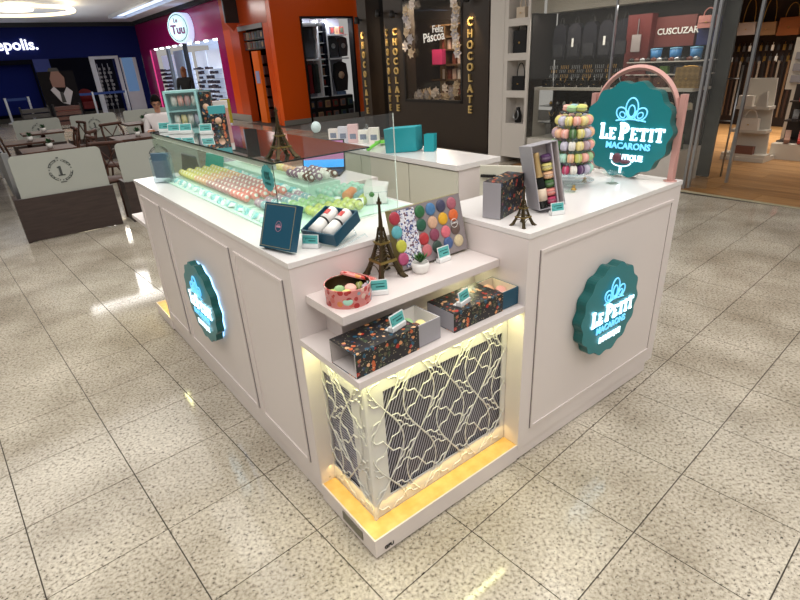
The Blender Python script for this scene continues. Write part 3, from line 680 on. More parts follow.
# bottle gift box
T_ = pose((.996, .134, 1.065), -27.3, -7.7, -8.3); w, l, h = .112, .06, .253
t = thing('bottle_gift_box', 'open grey gift box standing upright with a bottle and stacked macarons inside', 'gift box', T_)
b = B().box(0, .052, 0, w, l+.055, h).box(0, 0, 0, .003, .052, h).box(w-.003, 0, 0, w, .052, h).box(.003, 0, 0, w-.003, .052, .003).box(.003, 0, h-.003, w-.003, .052, h)
obj('box', b, GREYC, t); obj('lining', B().box(.003, .048, .003, w-.003, .0519, h-.003).box(w-.0045, .001, .003, w-.003, .048, h-.003).box(.003, .001, .003, .0045, .048, h-.003), GREYI, t)
obj('flap', B().box(w-.03, .0, .004, w-.026, .046, h-.006), mat('grey_flap', (186, 180, 190), .5), t)
bo = thing('sparkling_wine_bottle', 'small dark bottle with gold foil neck and cream label in the grey box', 'bottle', T_ @ Tr(.029, .026, .0035))
obj('bottle', B().lathe([(0, 0), (.02, 0), (.021, .004), (.021, .1), (.017, .125), (.0115, .142)], 20), mat('bottle_green', (10, 14, 12), .12), bo)
obj('foil', B().lathe([(.0175, .124), (.012, .142), (.0105, .2), (.0115, .203), (.0115, .215), (.009, .219), (0, .22)], 20), mat('foil_gold', (214, 184, 130), .35, .6), bo)
obj('label', B().lathe([(.0215, .03), (.0215, .078)], 20), mat('bottle_label', (224, 206, 184), .6), bo)
for k, c in enumerate(('berry', 'pink', 'dkgreen', 'peach', 'yellow', 'violet')):
    o = macaron(c, T_ @ Vector((.067, .026, .012+k*.0335)), T_.to_3x3().to_4x4(), ('wine red', 'coral pink', 'dark green', 'peach', 'golden yellow', 'dark violet')[k]+' macaron stacked beside the bottle in the grey box', 'macarons stacked in the bottle box', .0225, .03)
# macaron tower
ax, ay = 1.485, .345
mt = thing('cake_tower', 'tiered clear stand stacked with rings of upright macarons on the right counter', 'macaron stand', loc=(ax, ay, H))
tiers = [(.087, .084, 16), (.14, .083, 16), (.193, .08, 15), (.246, .074, 14), (.299, .063, 12)]
obj('rod', B().tube([(0, 0, .03), (0, 0, .335)], .005, 8), ACR, mt)
for (z, r, n) in tiers+[(.358, .05, 0)]:
    obj('tier_plate', B().lathe([(0, z-.025), (r+.014, z-.025), (r+.014, z-.0225), (0, z-.0225)], 28), ACR, mt)
obj('base_plate', B().lathe([(0, .024), (.112, .024), (.114, .028), (0, .028)], 28), ACR, mt)
for k in range(3):
    a = k*2.09-2.3; obj('gold_foot', B().lathe([(0, 0), (.014, 0), (.012, .006), (.005, .012), (.009, .018), (.004, .0235), (0, .0235)], 10, c=(.1*math.cos(a), .1*math.sin(a), 0)), GOLD, mt)
seq = [['dkgreen', 'berry', 'white', 'violet', 'lav', 'mint', 'rose', 'olive'], ['brown', 'green', 'mint', 'peach', 'lime', 'rose', 'green'], ['dkgreen', 'lav', 'white', 'cream', 'lilac', 'rose', 'green', 'lav'], ['lilac', 'peach', 'rose', 'dkgreen', 'yellow', 'lav', 'peach'], ['rose', 'yellow', 'lav', 'yellow', 'rose', 'cream']]
CN = {'dkgreen': 'dark green', 'berry': 'berry red', 'lav': 'pale lavender', 'greyblue': 'grey blue', 'violet': 'dark violet'}
tn = ('lowest', 'second', 'middle', 'fourth', 'fifth')
for ti, (z, r, n) in enumerate(tiers):
    for k in range(n):
        a = 2*PI*k/n+.2*ti; c = seq[ti][(k+ti) % len(seq[ti])]
        T0 = Tr(ax+r*math.cos(a), ay+r*math.sin(a), H+z) @ Rz(a) @ Rx(PI/2) @ Tr(0, 0, -.0155)
        m_ = thing('macaron', '%s macaron standing on edge on the %s tier of the stand' % (CN.get(c, c), tn[ti]), 'macaron', T0, 'macarons on the %s tier of the clear stand' % tn[ti])
        key = ('sh', c)
        if key not in mcache:
            mcache[key] = B().lathe(mac_prof(.0215, .031, 'low'), 14).mesh('shell', mm(c)); mcache[('su', c)] = B().lathe(mac_prof(.0215, .031, 'up'), 14).mesh('shell', mm(c)); mcache[('sf', c)] = B().lathe(mac_prof(.0215, .031, 'fill'), 14).mesh('filling', mf(c))
        link('shell', mcache[key], m_); link('shell', mcache[('su', c)], m_); link('filling', mcache[('sf', c)], m_)
for k, (c, nm) in enumerate((('rose', 'rose'), ('green', 'green'), ('lime', 'lime'), ('yellow', 'yellow'), ('greyblue', 'grey blue'))):
    a = k*1.257+2; macaron(c, (ax+.034*math.cos(a), ay+.034*math.sin(a), H+.3365), Rx(.15), nm+' macaron lying on the top plate of the clear stand', 'macarons on the top plate of the stand', .022, .027)
b = B().lathe([(0, .0), (.03, 0), (.008, .006), (.006, .03), (.03, .036), (.048, .05), (.05, .054)], 20)
t = thing('glass_cake_stand', 'small clear crystal dish on a foot beside the macaron stand', 'glass dish', loc=(1.64, .21, H)); obj('dish', b, GLS, t)
t = thing('crystal_ornament', 'small clear crystal ornament in front of the macaron stand', 'ornament', loc=(1.375, .26, H)); obj('dish', B().lathe([(0, 0), (.026, 0), (.03, .004), (.008, .01), (.006, .02), (.022, .03), (.026, .034), (.0, .034)], 10), GLS, t)
# ------------------------------------------------------------------ glass display case
X0, X1, Y0, Y1, ZT = .115, .54, .635, 2.25, 1.333
EDGE = mat('dark_glass_edge', (18, 34, 32), .15); SILV = mat('case_rail', (232, 232, 226), .4)
gc = thing('glass_display_case', 'low glass case full of macarons standing on the long white counter', 'display case')
wpart('top_pane', B().box(X0, Y0, ZT-.006, X1, Y1, ZT), GLT, gc)
wpart('side_pane', B().box(X0, Y0+.006, H+.001, X0+.006, Y1, ZT-.009), GLS, gc)
wpart('front_pane', B().box(X0, Y0, H+.001, X1, Y0+.005, ZT-.009), GLS, gc)
wpart('end_pane', B().box(X0+.007, Y1-.006, H+.001, X1, Y1, ZT-.009), GLS, gc)
b = B().box(X0-.0015, Y0-.0015, ZT-.006, X0, Y1, ZT-.001).box(X0, Y0-.0015, ZT-.006, X1, Y0, ZT-.001).box(X0-.001, Y0-.001, H+.001, X0+.0005, Y0+.0015, ZT-.01)
wpart('edge', b, EDGE, gc, 'dark green glass edge')
wpart('rail', B().box(X0+.0065, Y0+.01, ZT-.028, X0+.018, Y1-.01, ZT-.0065), SILV, gc, 'thin silver light rail under the top pane')
wpart('light_tube', B().box(X0+.01, Y0+.05, ZT-.03, X0+.016, Y1-.03, ZT-.0265), mat('case_led', (255, 255, 245), .4, emit=(255, 252, 236), es=1.5), gc)
area('case_led_lamp', (X0+.03, 1.44, ZT-.035), .02, 1.5, 2.2, (1, .98, .92)); area('case_led_lamp', (.4, .66, ZT-.02), .4, .02, .7, (1, .98, .92))
wpart('clamp', B().lathe([(.006, 0), (.006, .006), (0, .006)], 10, c=(X0+.012, Y0+.006, ZT-.017), ax='y'), CARDW, gc)
MINTB = mat('mint_sheet', (200, 230, 214), .5)
wpart('mint_board', B().box(X0+.008, Y0+.01, H+.0005, .74, Y1-.01, H+.004), MINTB, gc)
wpart('inner_step', B().box(.5, 1.15, H+.004, .7, Y1-.02, H+.05), MINTB, gc)
b = B(); T_ = Tr(X0-.002, .69, 1.272) @ Rz(-PI/2)
st = thing('case_sticker', 'teal scalloped zero percent sticker on the near end of the glass case', 'sticker', T_)
obj('badge', B().prism([(p[0]*1.05, p[1]) for p in scallop(.05, 14, .04, 5)], .0015), mat('sticker_teal', (70, 158, 160), .5), st)
text(b, '0%', .04, Tr(0, -.001, .008), .001, .001); text(b, 'AÇÚCAR', .012, Tr(0, -.001, -.02), .001, .0003); obj('writing', b, TEALD, st)
sg = thing('clear_screen', 'clear upright acrylic screen at the front of the glass case with a round pale sticker', 'screen')
wpart('pane', B().box(.24, .618, H+.001, .655, .622, 1.45), SCR, sg); wpart('sticker', B().lathe([(0, 0), (.02, 0), (.02, .002), (0, .002)], 20, c=(.298, .615, 1.436), ax='y'), mat('pale_sticker', (206, 226, 226), .5), sg)
wpart('edge', B().box(.6545, .6175, H+.001, .6565, .6225, 1.45), mat('acrylic_edge', (214, 222, 214), .3), sg)
# mint wrapped sachets along the glass
def sachet(x, y, z, a, label, group, cc):
    b = B(); n = 4; vs = []
    for i in range(n+1):
        for j in range(n+1):
            u_, v_ = i/n-.5, j/n-.5; hh = .013*math.cos(u_*PI)*math.cos(v_*PI)*(1+1.0*random.uniform(-1, 1))
            vs.append((u_*.045, v_*.034, .003+max(0, hh)))
    fs = [(i*(n+1)+j, (i+1)*(n+1)+j, (i+1)*(n+1)+j+1, i*(n+1)+j+1) for i in range(n) for j in range(n)]
    b.add(vs, fs); b.box(-.022, -.016, 0, .022, .016, .003)
    o = link('wrapped_sachet', b.mesh('wrapped_sachet', cc), None, Tr(x, y, z) @ Rz(a) @ Ry(-.25)); tag(o, label, 'sachet', group)
SAW = [mat('sachet_mint', (188, 226, 220), .2), mat('sachet_white', (236, 244, 242), .2), mat('sachet_aqua', (140, 208, 212), .22)]
y = Y0+.06; k = 0
while y < Y1-.05:
    sachet(.165+random.uniform(-.006, .006), y, H+.008, random.uniform(-1.3, 1.3), 'crinkled mint sachet in the strip beside the long glass pane', 'mint sachets along the long pane', SAW[k % 3]); y += .034; k += 1
for k in range(22):
    sachet(.475, 1.2+k*.044, H+.026, random.uniform(-.6, .6), 'crinkled mint sachet in the strip behind the macaron rows', 'mint sachets behind the rows', SAW[(k+1) % 3])
for k in range(12):
    sachet(.46+.022*k, .9+.012*k+.03*(k % 2), H+.012, random.uniform(-.6, .6), 'crinkled mint sachet among the macarons near the front pane', 'mint sachets near the front pane', SAW[k % 3])
# macaron rows
rows_tray = thing('display_tray', 'shallow white tray under the long macaron rows in the glass case', 'tray', loc=(.198, 1.15, H+.0045)); obj('tray', quadbox(.25, 1.08, .006, .002), MINTB, rows_tray)
def mrow(x, y, z, k, label, group, a=0, tilt=.5, r=.02, th=.026, fk=None):
    macaron(k, (x, y, z+r), Rz(a) @ Rx(PI/2-tilt), label, group, r, th, fk, True)
for i in range(5):
    x = .225+.0475*i; y = 2.19; 
    while y > 1.2:
        k = 'yellow' if y > 1.93 else 'peach' if y > 1.72 else 'mauve' if y > 1.42 else 'pink'
        nm = {'yellow': 'pale yellow macaron in the far rows of the glass case', 'peach': 'peach macaron in the rows before the yellow ones', 'mauve': 'dusky pink macaron in the middle rows of the glass case', 'pink': 'coral pink macaron in the nearer rows of the glass case'}[k]
        mrow(x, y, H+.011, k, nm, k+' macarons in the long tray', fk='white', r=.0195, th=.027); y -= .0475
for i in range(5):
    for j in range(4): mrow(.235+.05*i, 1.12-.034*j, H+.006, 'lilac' if j < 2 else 'greyblue', ('dull lilac' if j < 2 else 'grey blue')+' macaron between the coral rows and the near pane', 'lilac and grey blue macarons', fk='white')
for i in range(6):
    for j in range(3): mrow(.235+.047*i, .965-.046*j, H+.006, 'green', 'mint green macaron in the rows nearest the front pane', 'green macarons near the front pane')
for i in range(5):
    for j in range(3): mrow(.33+.047*i, .82-.046*j, H+.006, 'lime', 'lime yellow macaron in the nearest corner rows behind the blue boxes', 'lime macarons near the front pane')
for i in range(15): mrow(.6, 2.12-.0475*i, H+.052, ('cream', 'peach')[(i//4) % 2], ('cream' if (i//4) % 2 == 0 else 'peach')+' macaron in the raised back row of the glass case', 'raised back row of macarons')
for i in range(4):
    for j in range(6): mrow(.555+.045*i, 1.42-.044*j, H+.052, ('purple', 'white', 'brown')[(i+j//2) % 3] if j > 2 else 'purple', 'dusky macaron in the raised block behind the front pane', 'dusky macarons on the step', fk='white')
for i in range(5):
    for j in range(3): mrow(.53+.047*i, 1.08-.046*j, H+.006, 'mint', 'aqua macaron in front of the dusky block', 'aqua macarons')
def roll(x, y, n, k, lab, z=H+.005, a=-.9, sp=.028, fk=None):
    for i in range(n): macaron(k, (x+math.cos(a+PI/2)*0+i*sp*math.sin(-a), y+i*sp*math.cos(a), z+.022), Rz(a) @ Rx(PI/2), lab, lab.split(' in ')[0]+'s', .0225, .024, fk)
roll(.60, .93, 4, 'orange', 'orange macaron in the short roll at the right of the case')
roll(.62, .865, 3, 'greyblue', 'grey blue macaron in the short roll at the right of the case')
roll(.60, .80, 5, 'lime', 'lime macaron in the banded roll at the right of the case', fk='dkgreen')
for k in range(3):
    c = thing('flavour_card', 'white card with a dark oval emblem, %s of three in the case' % ('left', 'middle', 'right')[k], 'card', Tr(.47+.045*k, .80-.012*k, H+.03) @ Rz(-.6) @ Rx(-.9))
    obj('card', B().box(-.02, 0, -.02, .02, .001, .02), CARDW, c); b = B(); b.lathe([(0, -.0012), (.013, -.0012), (.013, -.0002)], 14, sx=1, sy=1.1, ax='y'); obj('oval_print', b, mat('dark_print', (70, 66, 62), .5), c)
# napkins, holder
t = thing('napkin_holder', 'clear holder with upright white napkins printed in green, right end of the case', 'napkin holder', Tr(.655, .78, H+.001) @ Rz(-.5))
obj('holder', B().box(-.05, -.04, 0, .05, .035, .003).tube([(-.05, -.04, 0), (-.048, -.04, .06), (.048, -.04, .06), (.05, -.04, 0)], .002, 5), ACR, t)
for k in range(5): obj('napkin', B().box(-.055, -.025+.01*k, .004, .045, -.022+.01*k, .085+.004*k, 0, Ry(.05*k)), PAPER, t)
obj('green_print', B().lathe([(0, -.001), (.012, -.001), (.012, .0)], 10, c=(-.02, -.0255, .05), ax='y'), mat('print_green', (60, 130, 60), .5), t)
# brochure holder at the far end of the counter
t = thing('brochure_holder', 'clear acrylic holder with dark brochures on the far end of the counter', 'holder', Tr(.06, 2.19, H) @ Rz(-.9))
obj('holder', B().box(0, 0, 0, .12, .045, .002).box(0, 0, .002, .12, .002, .13).box(0, .043, .002, .12, .045, .17).box(0, .002, .002, .002, .043, .15).box(.118, .002, .002, .12, .043, .15), ACR, t)
obj('brochure', B().box(.008, .012, .03, .112, .03, .17), mat('slate_brochure', (70, 96, 116), .5), t)
# gift boxes, cards and towers on top of the case
T_ = Tr(.2, 2.1, ZT+.0005) @ Rz(-.45)
t = thing('window_gift_box', 'tall mint gift box with clear macaron windows on the case top', 'gift box', T_)
MB_ = mat('mint_box', (156, 206, 206), .4)
obj('box', B().box(0, .034, 0, .175, .05, .215).box(0, -.036, 0, .012, .034, .215).box(.163, -.036, 0, .175, .034, .215).box(.012, -.036, 0, .163, .034, .012).box(.012, -.036, .203, .163, .034, .215).box(.012, -.036, .105, .163, .034, .112), MB_, t)
obj('window', B().box(.012, -.038, .012, .163, -.037, .203), SCR, t)
for zc, cs in ((.16, ('white', 'rose', 'mauve', 'white', 'peach', 'rose')), (.06, ('white', 'cream', 'white', 'lav', 'cream', 'white'))):
    for k, c in enumerate(cs[:4]): macaron(c, T_ @ Vector((.028+k*.036, .0, zc)), T_.to_3x3().to_4x4() @ Rz(.25) @ Ry(PI/2), 'macaron behind the %s window of the mint gift box' % ('upper' if zc > .1 else 'lower'), 'macarons in the mint gift box', .03, .03)
def small_box(x, y, w, l, h, a, m_, lab, lidm=None):
    t = thing('small_gift_box', lab, 'gift box', Tr(x, y, ZT+.0005) @ Rz(a)); obj('box', B().box(0, 0, 0, w, l, h), m_, t)
    if lidm: obj('lid', B().box(-.002, -.002, h, w+.002, l+.002, h+.04), lidm, t)
    obj('seal', B().lathe([(0, -.002), (.018, -.002), (.018, 0)], 12, c=(w/2, 0, h*.6), ax='y'), mat('seal_cream', (222, 178, 150), .5), t)
small_box(.36, 2.02, .06, .05, .2, -.5, FLORAL, 'tall dark flowered box standing beside the mint window box')
small_box(.345, 1.86, .085, .04, .09, -.4, FLORAL, 'small dark flowered box with teal lid on the case top', mat('teal_lid', (72, 160, 166), .4))
small_box(.46, 2.1, .08, .04, .1, -.4, mat('rose_box', (206, 150, 140), .5), 'small rose box with pale grey lid on the case top', GREYI)
small_box(.42, 2.2, .07, .05, .2, -.4, mat('dark_teal_box', (20, 92, 92), .4), 'dark teal tall box behind the flowered boxes')
for (x, y, lab, g) in ((.165, 2.12, 'mint price card on the case top, farthest at the corner', 0), (.17, 1.96, 'mint price card on the case top, second from the far corner', 0), (.215, 1.9, 'mint price card on the case top, third from the far corner', 0), (.275, 1.76, 'mint price card on the case top in front of the flowered box', 0)):
    price_sign(x, y, ZT+.0005, -38, lab, .066 if g == 0 else .05, .055)
# teal bag and grey bag inside behind the far pane
t = thing('teal_pouch', 'folded teal paper bag lying behind the far pane of the case', 'paper bag', Tr(.40, 2.30, H) @ Rz(-.3)); obj('bag', B().prism([(0, 0), (.12, 0), (.13, .09), (.03, .11)], .05), mat('teal_paper', (60, 190, 180), .5), t)
t = thing('grey_pouch', 'dark grey pouch standing behind the far pane of the case', 'pouch', Tr(.26, 2.31, H) @ Rz(-.3)); obj('bag', B().prism([(0, 0), (.11, 0), (.1, .1), (.02, .13)], .05), mat('grey_pouch', (104, 96, 98), .6), t)
# laptop
LP = at(322, 170, 2, 1.0)
t = thing('laptop', 'open black laptop with a lit screen behind the glass case', 'laptop', Tr(1.03, 1.93, .98) @ Rz(-.75) @ Matrix.Scale(.86, 4))
obj('base', B().box(-.17, -.12, 0, .17, .12, .016), BLACK, t)
b = B().box(-.17, 0, 0, .17, .008, .22, 0, Tr(0, .12, .016) @ Rx(-.25)); obj('screen_frame', b, BLACK, t)
TS = Tr(0, .12, .016) @ Rx(-.25)
obj('screen', B().box(-.16, -.002, .01, .16, 0, .21, 0, TS), mat('screen_purple', (150, 90, 130), .3, emit=(170, 110, 150), es=.7), t)
obj('task_bar', B().box(-.16, -.003, .01, .16, -.002, .07, 0, TS), mat('screen_blue', (60, 150, 230), .3, emit=(60, 160, 240), es=.9), t)
b = B()
for k in range(5): b.box(-.13+.05*k*(k % 2), -.0035, .1+.02*k, .02+.03*k, -.002, .107+.02*k, 0, TS)
obj('text_lines', b, mat('screen_dark', (90, 30, 60), .4), t); obj('keyboard', B().box(-.15, -.02, .016, .15, .1, .018), mat('keys_grey', (40, 40, 44), .5), t)
# goods on the back worktop
for k in range(7):
    P = (1.60+.017*k, 1.80+.009*k, 1.042); T_ = Tr(*P) @ Rz(-.68) @ Rx(.25) @ Ry(-.03)
    o = obj('folder', B().box(-.1, 0, .01, .115, .006, .18), mat('teal_folder', (22, 150, 160), .45), None, T_); tag(o, 'teal cardboard folder in the tilted row, %s from the front' % ('first', 'second', 'third', 'fourth', 'fifth', 'sixth', 'seventh')[k], 'folder', 'teal folders on the back worktop')
for k in range(4):
    o = obj('folder', B().box(-.03, 0, 0, .04, .01, .115), mat('teal_folder', (22, 150, 160), .45), None, Tr(1.735+.016*k, 1.66+.009*k, 1.0505) @ Rz(-.95) @ Rx(-.1)); tag(o, 'small teal folder right of the big ones, %s from the front' % ('first', 'second', 'third', 'fourth')[k], 'folder', 'small teal folders on the back worktop')
t = thing('green_paddle', 'lime green plastic paddle lying at the end of the back worktop', 'utensil', Tr(1.6, 2.12, 1.06) @ Rz(.1)); obj('handle', B().tube([(-.1, -.05, 0), (.12, .06, .02)], .012, 6), mat('lime_plastic', (110, 210, 50), .35), t); obj('blade', B().box(.1, .02, .01, .2, .1, .02), mat('lime_plastic', (110, 210, 50), .35), t)
t = thing('glass_cloche', 'small glass dome with a knob on the back worktop', 'glass dome', loc=(1.76, 2.42, 1.05)); obj('dome', B().lathe([(.07, 0), (.07, .05), (.055, .09), (.02, .11), (0, .112)], 20), ACR, t); obj('knob', B().lathe([(0, .112), (.012, .12), (.014, .132), (0, .14)], 10), ACR, t); obj('plate', B().lathe([(0, 0), (.08, 0), (.08, .006), (0, .006)], 20), PAPER, t)
CR = [(236, 226, 218), (214, 214, 222), (226, 190, 190), (240, 236, 226)]
for k in range(5):
    t = thing('paper_carton', 'white printed carton on the far end of the back worktop, %s from the left' % ('first', 'second', 'third', 'fourth', 'fifth')[k], 'carton', Tr(1.58+.03*k, 2.72-.1*k, 1.0505) @ Rz(-.8), 'white cartons on the worktop'); obj('box', B().box(0, 0, 0, .08, .05, .1+.02*(k % 3)), mat('carton_%d' % (k % 4), CR[k % 4], .5), t)
    obj('print', B().box(.015, -.001, .03, .065, 0, .07), mat('carton_print', (120, 130, 150), .5), t)
# ================================================================== surroundings
def quad(b, pts, mi=0): return b.add(pts, [tuple(range(len(pts)))], mi)
BLUE = mat('deep_blue_paint', (8, 24, 92), .7, spec=.2); NAVY = mat('navy_dark', (6, 8, 26), .8, spec=.2); DKTRIM = mat('dark_trim', (34, 38, 42), .6)
BR = mat('blue_pillar', (16, 44, 130), .5); WHT = mat('white_paint', (214, 218, 224), .55)
YB = 27.6; XW = 6.55
def bxp(b, u0, v0, u1, v1, y, d, mi=0):   # a slab on a wall facing -y whose corners are measured, depth d behind
    a = at(u0, v0, 1, y); c = at(u1, v1, 1, y); x0, x1 = sorted((a.x, c.x)); z0, z1 = sorted((a.z, c.z)); return b.box(x0, y, z0, x1, y+d, z1, mi)
wb = struct('wall_back', B().box(-14, YB, 2.38, XW, YB+.3, CEIL), BLUE)
for x0, x1 in ((-14, -4), (5.3, XW), (2.15, 2.75)): obj('pier', B().box(x0, YB+.01, 0, x1, YB+.3, 2.38), BLUE if x0 > 3 or x0 < -5 else BR, wb)
obj('interior', B().box(-5, YB+3, 0, XW, YB+3.1, 2.6), NAVY, wb); obj('lintel', B().box(-4, YB+.05, 2.2, 2.15, YB+.2, 2.38), NAVY, wb)
obj('low_blue_panel', B().box(-4, YB+.6, .25, 2.1, YB+.7, 2.38), mat('blue_panel', (10, 26, 100), .8, spec=.2), wb)
struct('trim_1', B().box(-14, YB-.15, CEIL-.16, XW, YB+.0, CEIL), DKTRIM)
P = at(38, 46, 1, YB)
b = B(); text(b, 'cinepolis.', .58, Tr(P.x, YB-.05, 2.93), .05, .012, align='RIGHT'); s = obj('lettering_sign', b, mat('sign_white', (240, 244, 255), .4, emit=(235, 240, 255), es=1.6)); tag(s, 'lit white lettering on the dark blue cinema front', 'sign')
wd_ = struct('door_1', B().box(4.3, YB-.04, 0, 4.5, YB+.06, 2.4).box(5.35, YB-.04, 0, 5.5, YB+.06, 2.4).box(4.5, YB-.04, 2.28, 5.35, YB+.06, 2.4), WHT)
w2 = struct('window_1', B().box(5.55, YB-.03, .0, 6.25, YB-.01, .85).box(5.55, YB-.03, .85, 5.62, YB-.01, 2.3).box(6.1, YB-.03, .85, 6.25, YB-.01, 2.3), WHT)
obj('pane', B().box(5.62, YB-.02, .85, 6.1, YB-.015, 2.3), mat('window_blue', (110, 150, 190), .2, emit=(110, 150, 200), es=.25), w2)
for k in range(3):
    t = thing('hanging_pack_rack', 'tall rack of small packets inside the cinema doorway, %s' % ('left', 'middle', 'right')[k], 'rack', loc=(4.62+.22*k, YB+.3, 0), group='packet racks in the doorway')
    b = B()
    for i in range(10): b.box(random.uniform(-.1, 0), 0, .3+i*.17, random.uniform(.02, .1), .04, .4+i*.17)
    o = obj('packets', b, mat('packets', (150, 150, 150), .5), t); o['kind'] = 'stuff'; obj('pole', B().box(-.01, .04, 0, .01, .06, 2.1), STEEL, t)
for k in range(2):
    t = thing('red_armchair', 'dark red rounded armchair in the cinema foyer, %s one' % ('left', 'right')[k], 'armchair', loc=(3.3+.75*k, YB+1.5, 0)); RD = mat('dark_red', (120, 18, 24), .6)
    obj('seat', B().box(-.3, -.3, .2, .3, .3, .5), RD, t); obj('backrest', B().lathe([(0, .0), (.33, .0), (.33, .12), (0, .12)], 16, c=(0, .2, .75), ax='y'), RD, t)
# posts with blue belt
pst = [(at(5, 100, 1, 26.6).x, 0), (at(28, 98, 1, 26.6).x, 1), (at(92, 92, 1, 26.6).x, 2), (at(125, 89, 1, 26.6).x, 3)]
for x, k in pst:
    t = thing('barrier_post', 'white queue post before the cinema front, %s from the left' % ('first', 'second', 'third', 'fourth')[k], 'queue post', loc=(x, 26.6, 0))
    obj('pole', B().tube([(0, 0, 0), (0, 0, .98)], .045, 8), WHT, t); obj('base', B().lathe([(0, 0), (.17, 0), (.15, .03), (0, .04)], 16), WHT, t)
for a, c, nm in ((pst[0][0], pst[1][0], 'left'), (pst[2][0], pst[3][0], 'right'), (at(73, 95, 1, 26.6).x, pst[2][0], 'middle')):
    o = obj('belt', B().box(a, 26.58, .85, c, 26.6, .95), mat('belt_blue', (24, 60, 130), .5)); tag(o, 'blue belt strung between queue posts, %s stretch' % nm, 'belt')
# poster stand: a plain dark stand-in
P0 = at(38, 72, 1, 24.5); P1 = at(76, 113, 1, 24.5)
t = thing('poster_stand', 'dark freestanding film poster with a pale figure in a suit', 'poster', loc=((P0.x+P1.x)/2+.12, 24.5, 0))
hw = .62; obj('board', B().box(-hw, 0, .02, hw, .06, P0.z), mat('poster_dark', (20, 18, 20), .9, spec=.1), t)
b = B(); b.add([(-.22, -.01, 1.3), (.2, -.01, 1.26), (.26, -.01, 1.62), (.12, -.01, 1.85), (-.12, -.01, 1.87), (-.24, -.01, 1.6)], [(0, 1, 2, 3, 4, 5)]); obj('printed_face', b, mat('poster_skin', (104, 70, 58), .5), t)
b = B(); b.add([(-.32, -.01, 1.2), (-.05, -.01, .72), (.2, -.01, .62), (.42, -.01, 1.1), (.25, -.01, 1.28), (.05, -.01, 1.0), (-.18, -.01, 1.32)], [(0, 1, 5, 6), (1, 2, 3, 4, 5)]); obj('printed_shirt', b, mat('poster_shirt', (150, 146, 150), .5), t)
b = B(); b.add([(-.05, -.016, .72), (.1, -.016, .72), (.08, -.016, 1.1), (-.03, -.016, 1.1)], [(0, 1, 2, 3)]); obj('printed_tie', b, BLACK, t); b = B(); b.add([(-.25, -.012, 1.85), (.15, -.012, 1.85), (.1, -.012, 1.98), (-.18, -.012, 1.98)], [(0, 1, 2, 3)]); obj('printed_hair', b, BLACK, t)
obj('caption', B().box(-.3, -.012, .3, .55, -.008, .42), mat('caption_red', (130, 60, 46), .5), t)
for k, (u, nm) in enumerate(((37, 'left'), (70, 'right'))):
    P = at(u, 116, 1, 21.0)
    t = thing('slatted_bench', '%s dark slatted bench before the poster' % nm, 'bench', loc=(P.x, 21, 0)); b = B()
    for i in range(4): b.box(-.4, 0, .12+i*.16, .4, .3, .24+i*.16)
    obj('slats', b, mat('bench_dark', (50, 48, 50), .5) if k == 0 else mat('bench_brown', (70, 40, 34), .5), t); obj('frame', B().box(-.42, -.01, 0, -.38, .31, .8).box(.38, -.01, 0, .42, .31, .8), BLACK, t)
# ------------------------------------------------------------------ right wall, magenta shop
MAG = mat('magenta_panel', (158, 24, 92), .22); ORG = mat('orange_panel', (226, 84, 18), .25); ORD = mat('orange_dark', (196, 76, 28), .2)
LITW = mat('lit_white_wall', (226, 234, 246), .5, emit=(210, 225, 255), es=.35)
wr = struct('wall_right', B().box(XW, 17.15, 2.55, XW+.25, YB, CEIL).box(XW, 17.15, 0, XW+.25, 17.75, 2.55).box(XW, 26.0, 0, XW+.25, YB, 2.55), MAG)
struct('trim_2', B().box(XW-.14, 16.2, CEIL-.14, XW, YB-.15, CEIL), DKTRIM)
obj('neon_edge', B().box(XW-.03, 25.85, .1, XW-.0, 25.95, 2.5), mat('neon_pink', (220, 60, 140), .4, emit=(235, 60, 130), es=.7), wr)
mi_ = struct('wall_shop', B().box(9.8, 17.2, 0, 9.9, YB, 2.9).box(XW+.3, 17.2, 2.7, 9.8, YB, 2.75), LITW)
area('shop_lamp', (8.2, 20, 2.65), 1.5, 5, 45, (.85, .92, 1)); area('shop_lamp', (8.2, 24.5, 2.65), 1.5, 4, 25, (.85, .92, 1))
for k, (u0, u1, m_, w_) in enumerate(((148, 158, 'dark_frame', .1), (172, 177, 'grey_frame', .1), (190, 193, 'dark_frame', .06))):
    yy = at((u0+u1)/2, 80, 0, XW+.1).y
    c_ = {'dark_frame': (44, 48, 56), 'grey_frame': (120, 130, 142)}[m_]
    struct('door_2', B().box(XW+.05, yy-.12, 0, XW+.15, yy+.12, 2.55), mat(m_, c_, .4))
for k, (u0, u1) in enumerate(((159, 172), (178, 189), (193, 203), (204, 217))):
    ya, yc = at(u1, 80, 0, 7.1).y, min(at(u0, 80, 0, 7.1).y, YB-.1)
    t = thing('product_shelf', 'lit shelf wall of small goods in the magenta shop, %s bay' % ('first', 'second', 'third', 'fourth')[k], 'shelf', loc=(7.1, ya, 0))
    Lb = yc-ya
    obj('back', B().box(.3, 0, 0, .34, Lb, 2.3), LITW, t)
    if k == 1: obj('door_panel', B().box(.0, .1, 0, .05, Lb-.1, 2.4), mat('pale_blue_panel', (176, 200, 226), .4), t); continue
    for i in range(9):
        obj('shelf', B().box(0, .05, .25+i*.17, .3, Lb-.05, .265+i*.17), WHT, t)
    b = B(); 
    for i in range(9):
        y = .1
        while y < Lb-.2:
            if random.random() < .7: b.box(.03, y, .265+i*.17, .15, y+random.uniform(.08, .18), .265+i*.17+random.uniform(.06, .13))
            y += .24
    o = obj('goods', b, mat('dark_goods', (70, 64, 76), .4), t); o['kind'] = 'stuff'
for k in range(9):
    y = 18.2+k*.9
    t = thing('shop_spotlight', 'small bright spotlight under the magenta fascia', 'spotlight', loc=(XW+.1, y, 2.5), group='spotlights under the magenta fascia'); obj('lamp', B().lathe([(0, 0), (.07, 0), (.08, .05), (0, .05)], 8), mat('spot_lit', (255, 255, 255), .4, emit=(240, 246, 255), es=6), t)
Pm = at(178, 28, 0, XW-.45)
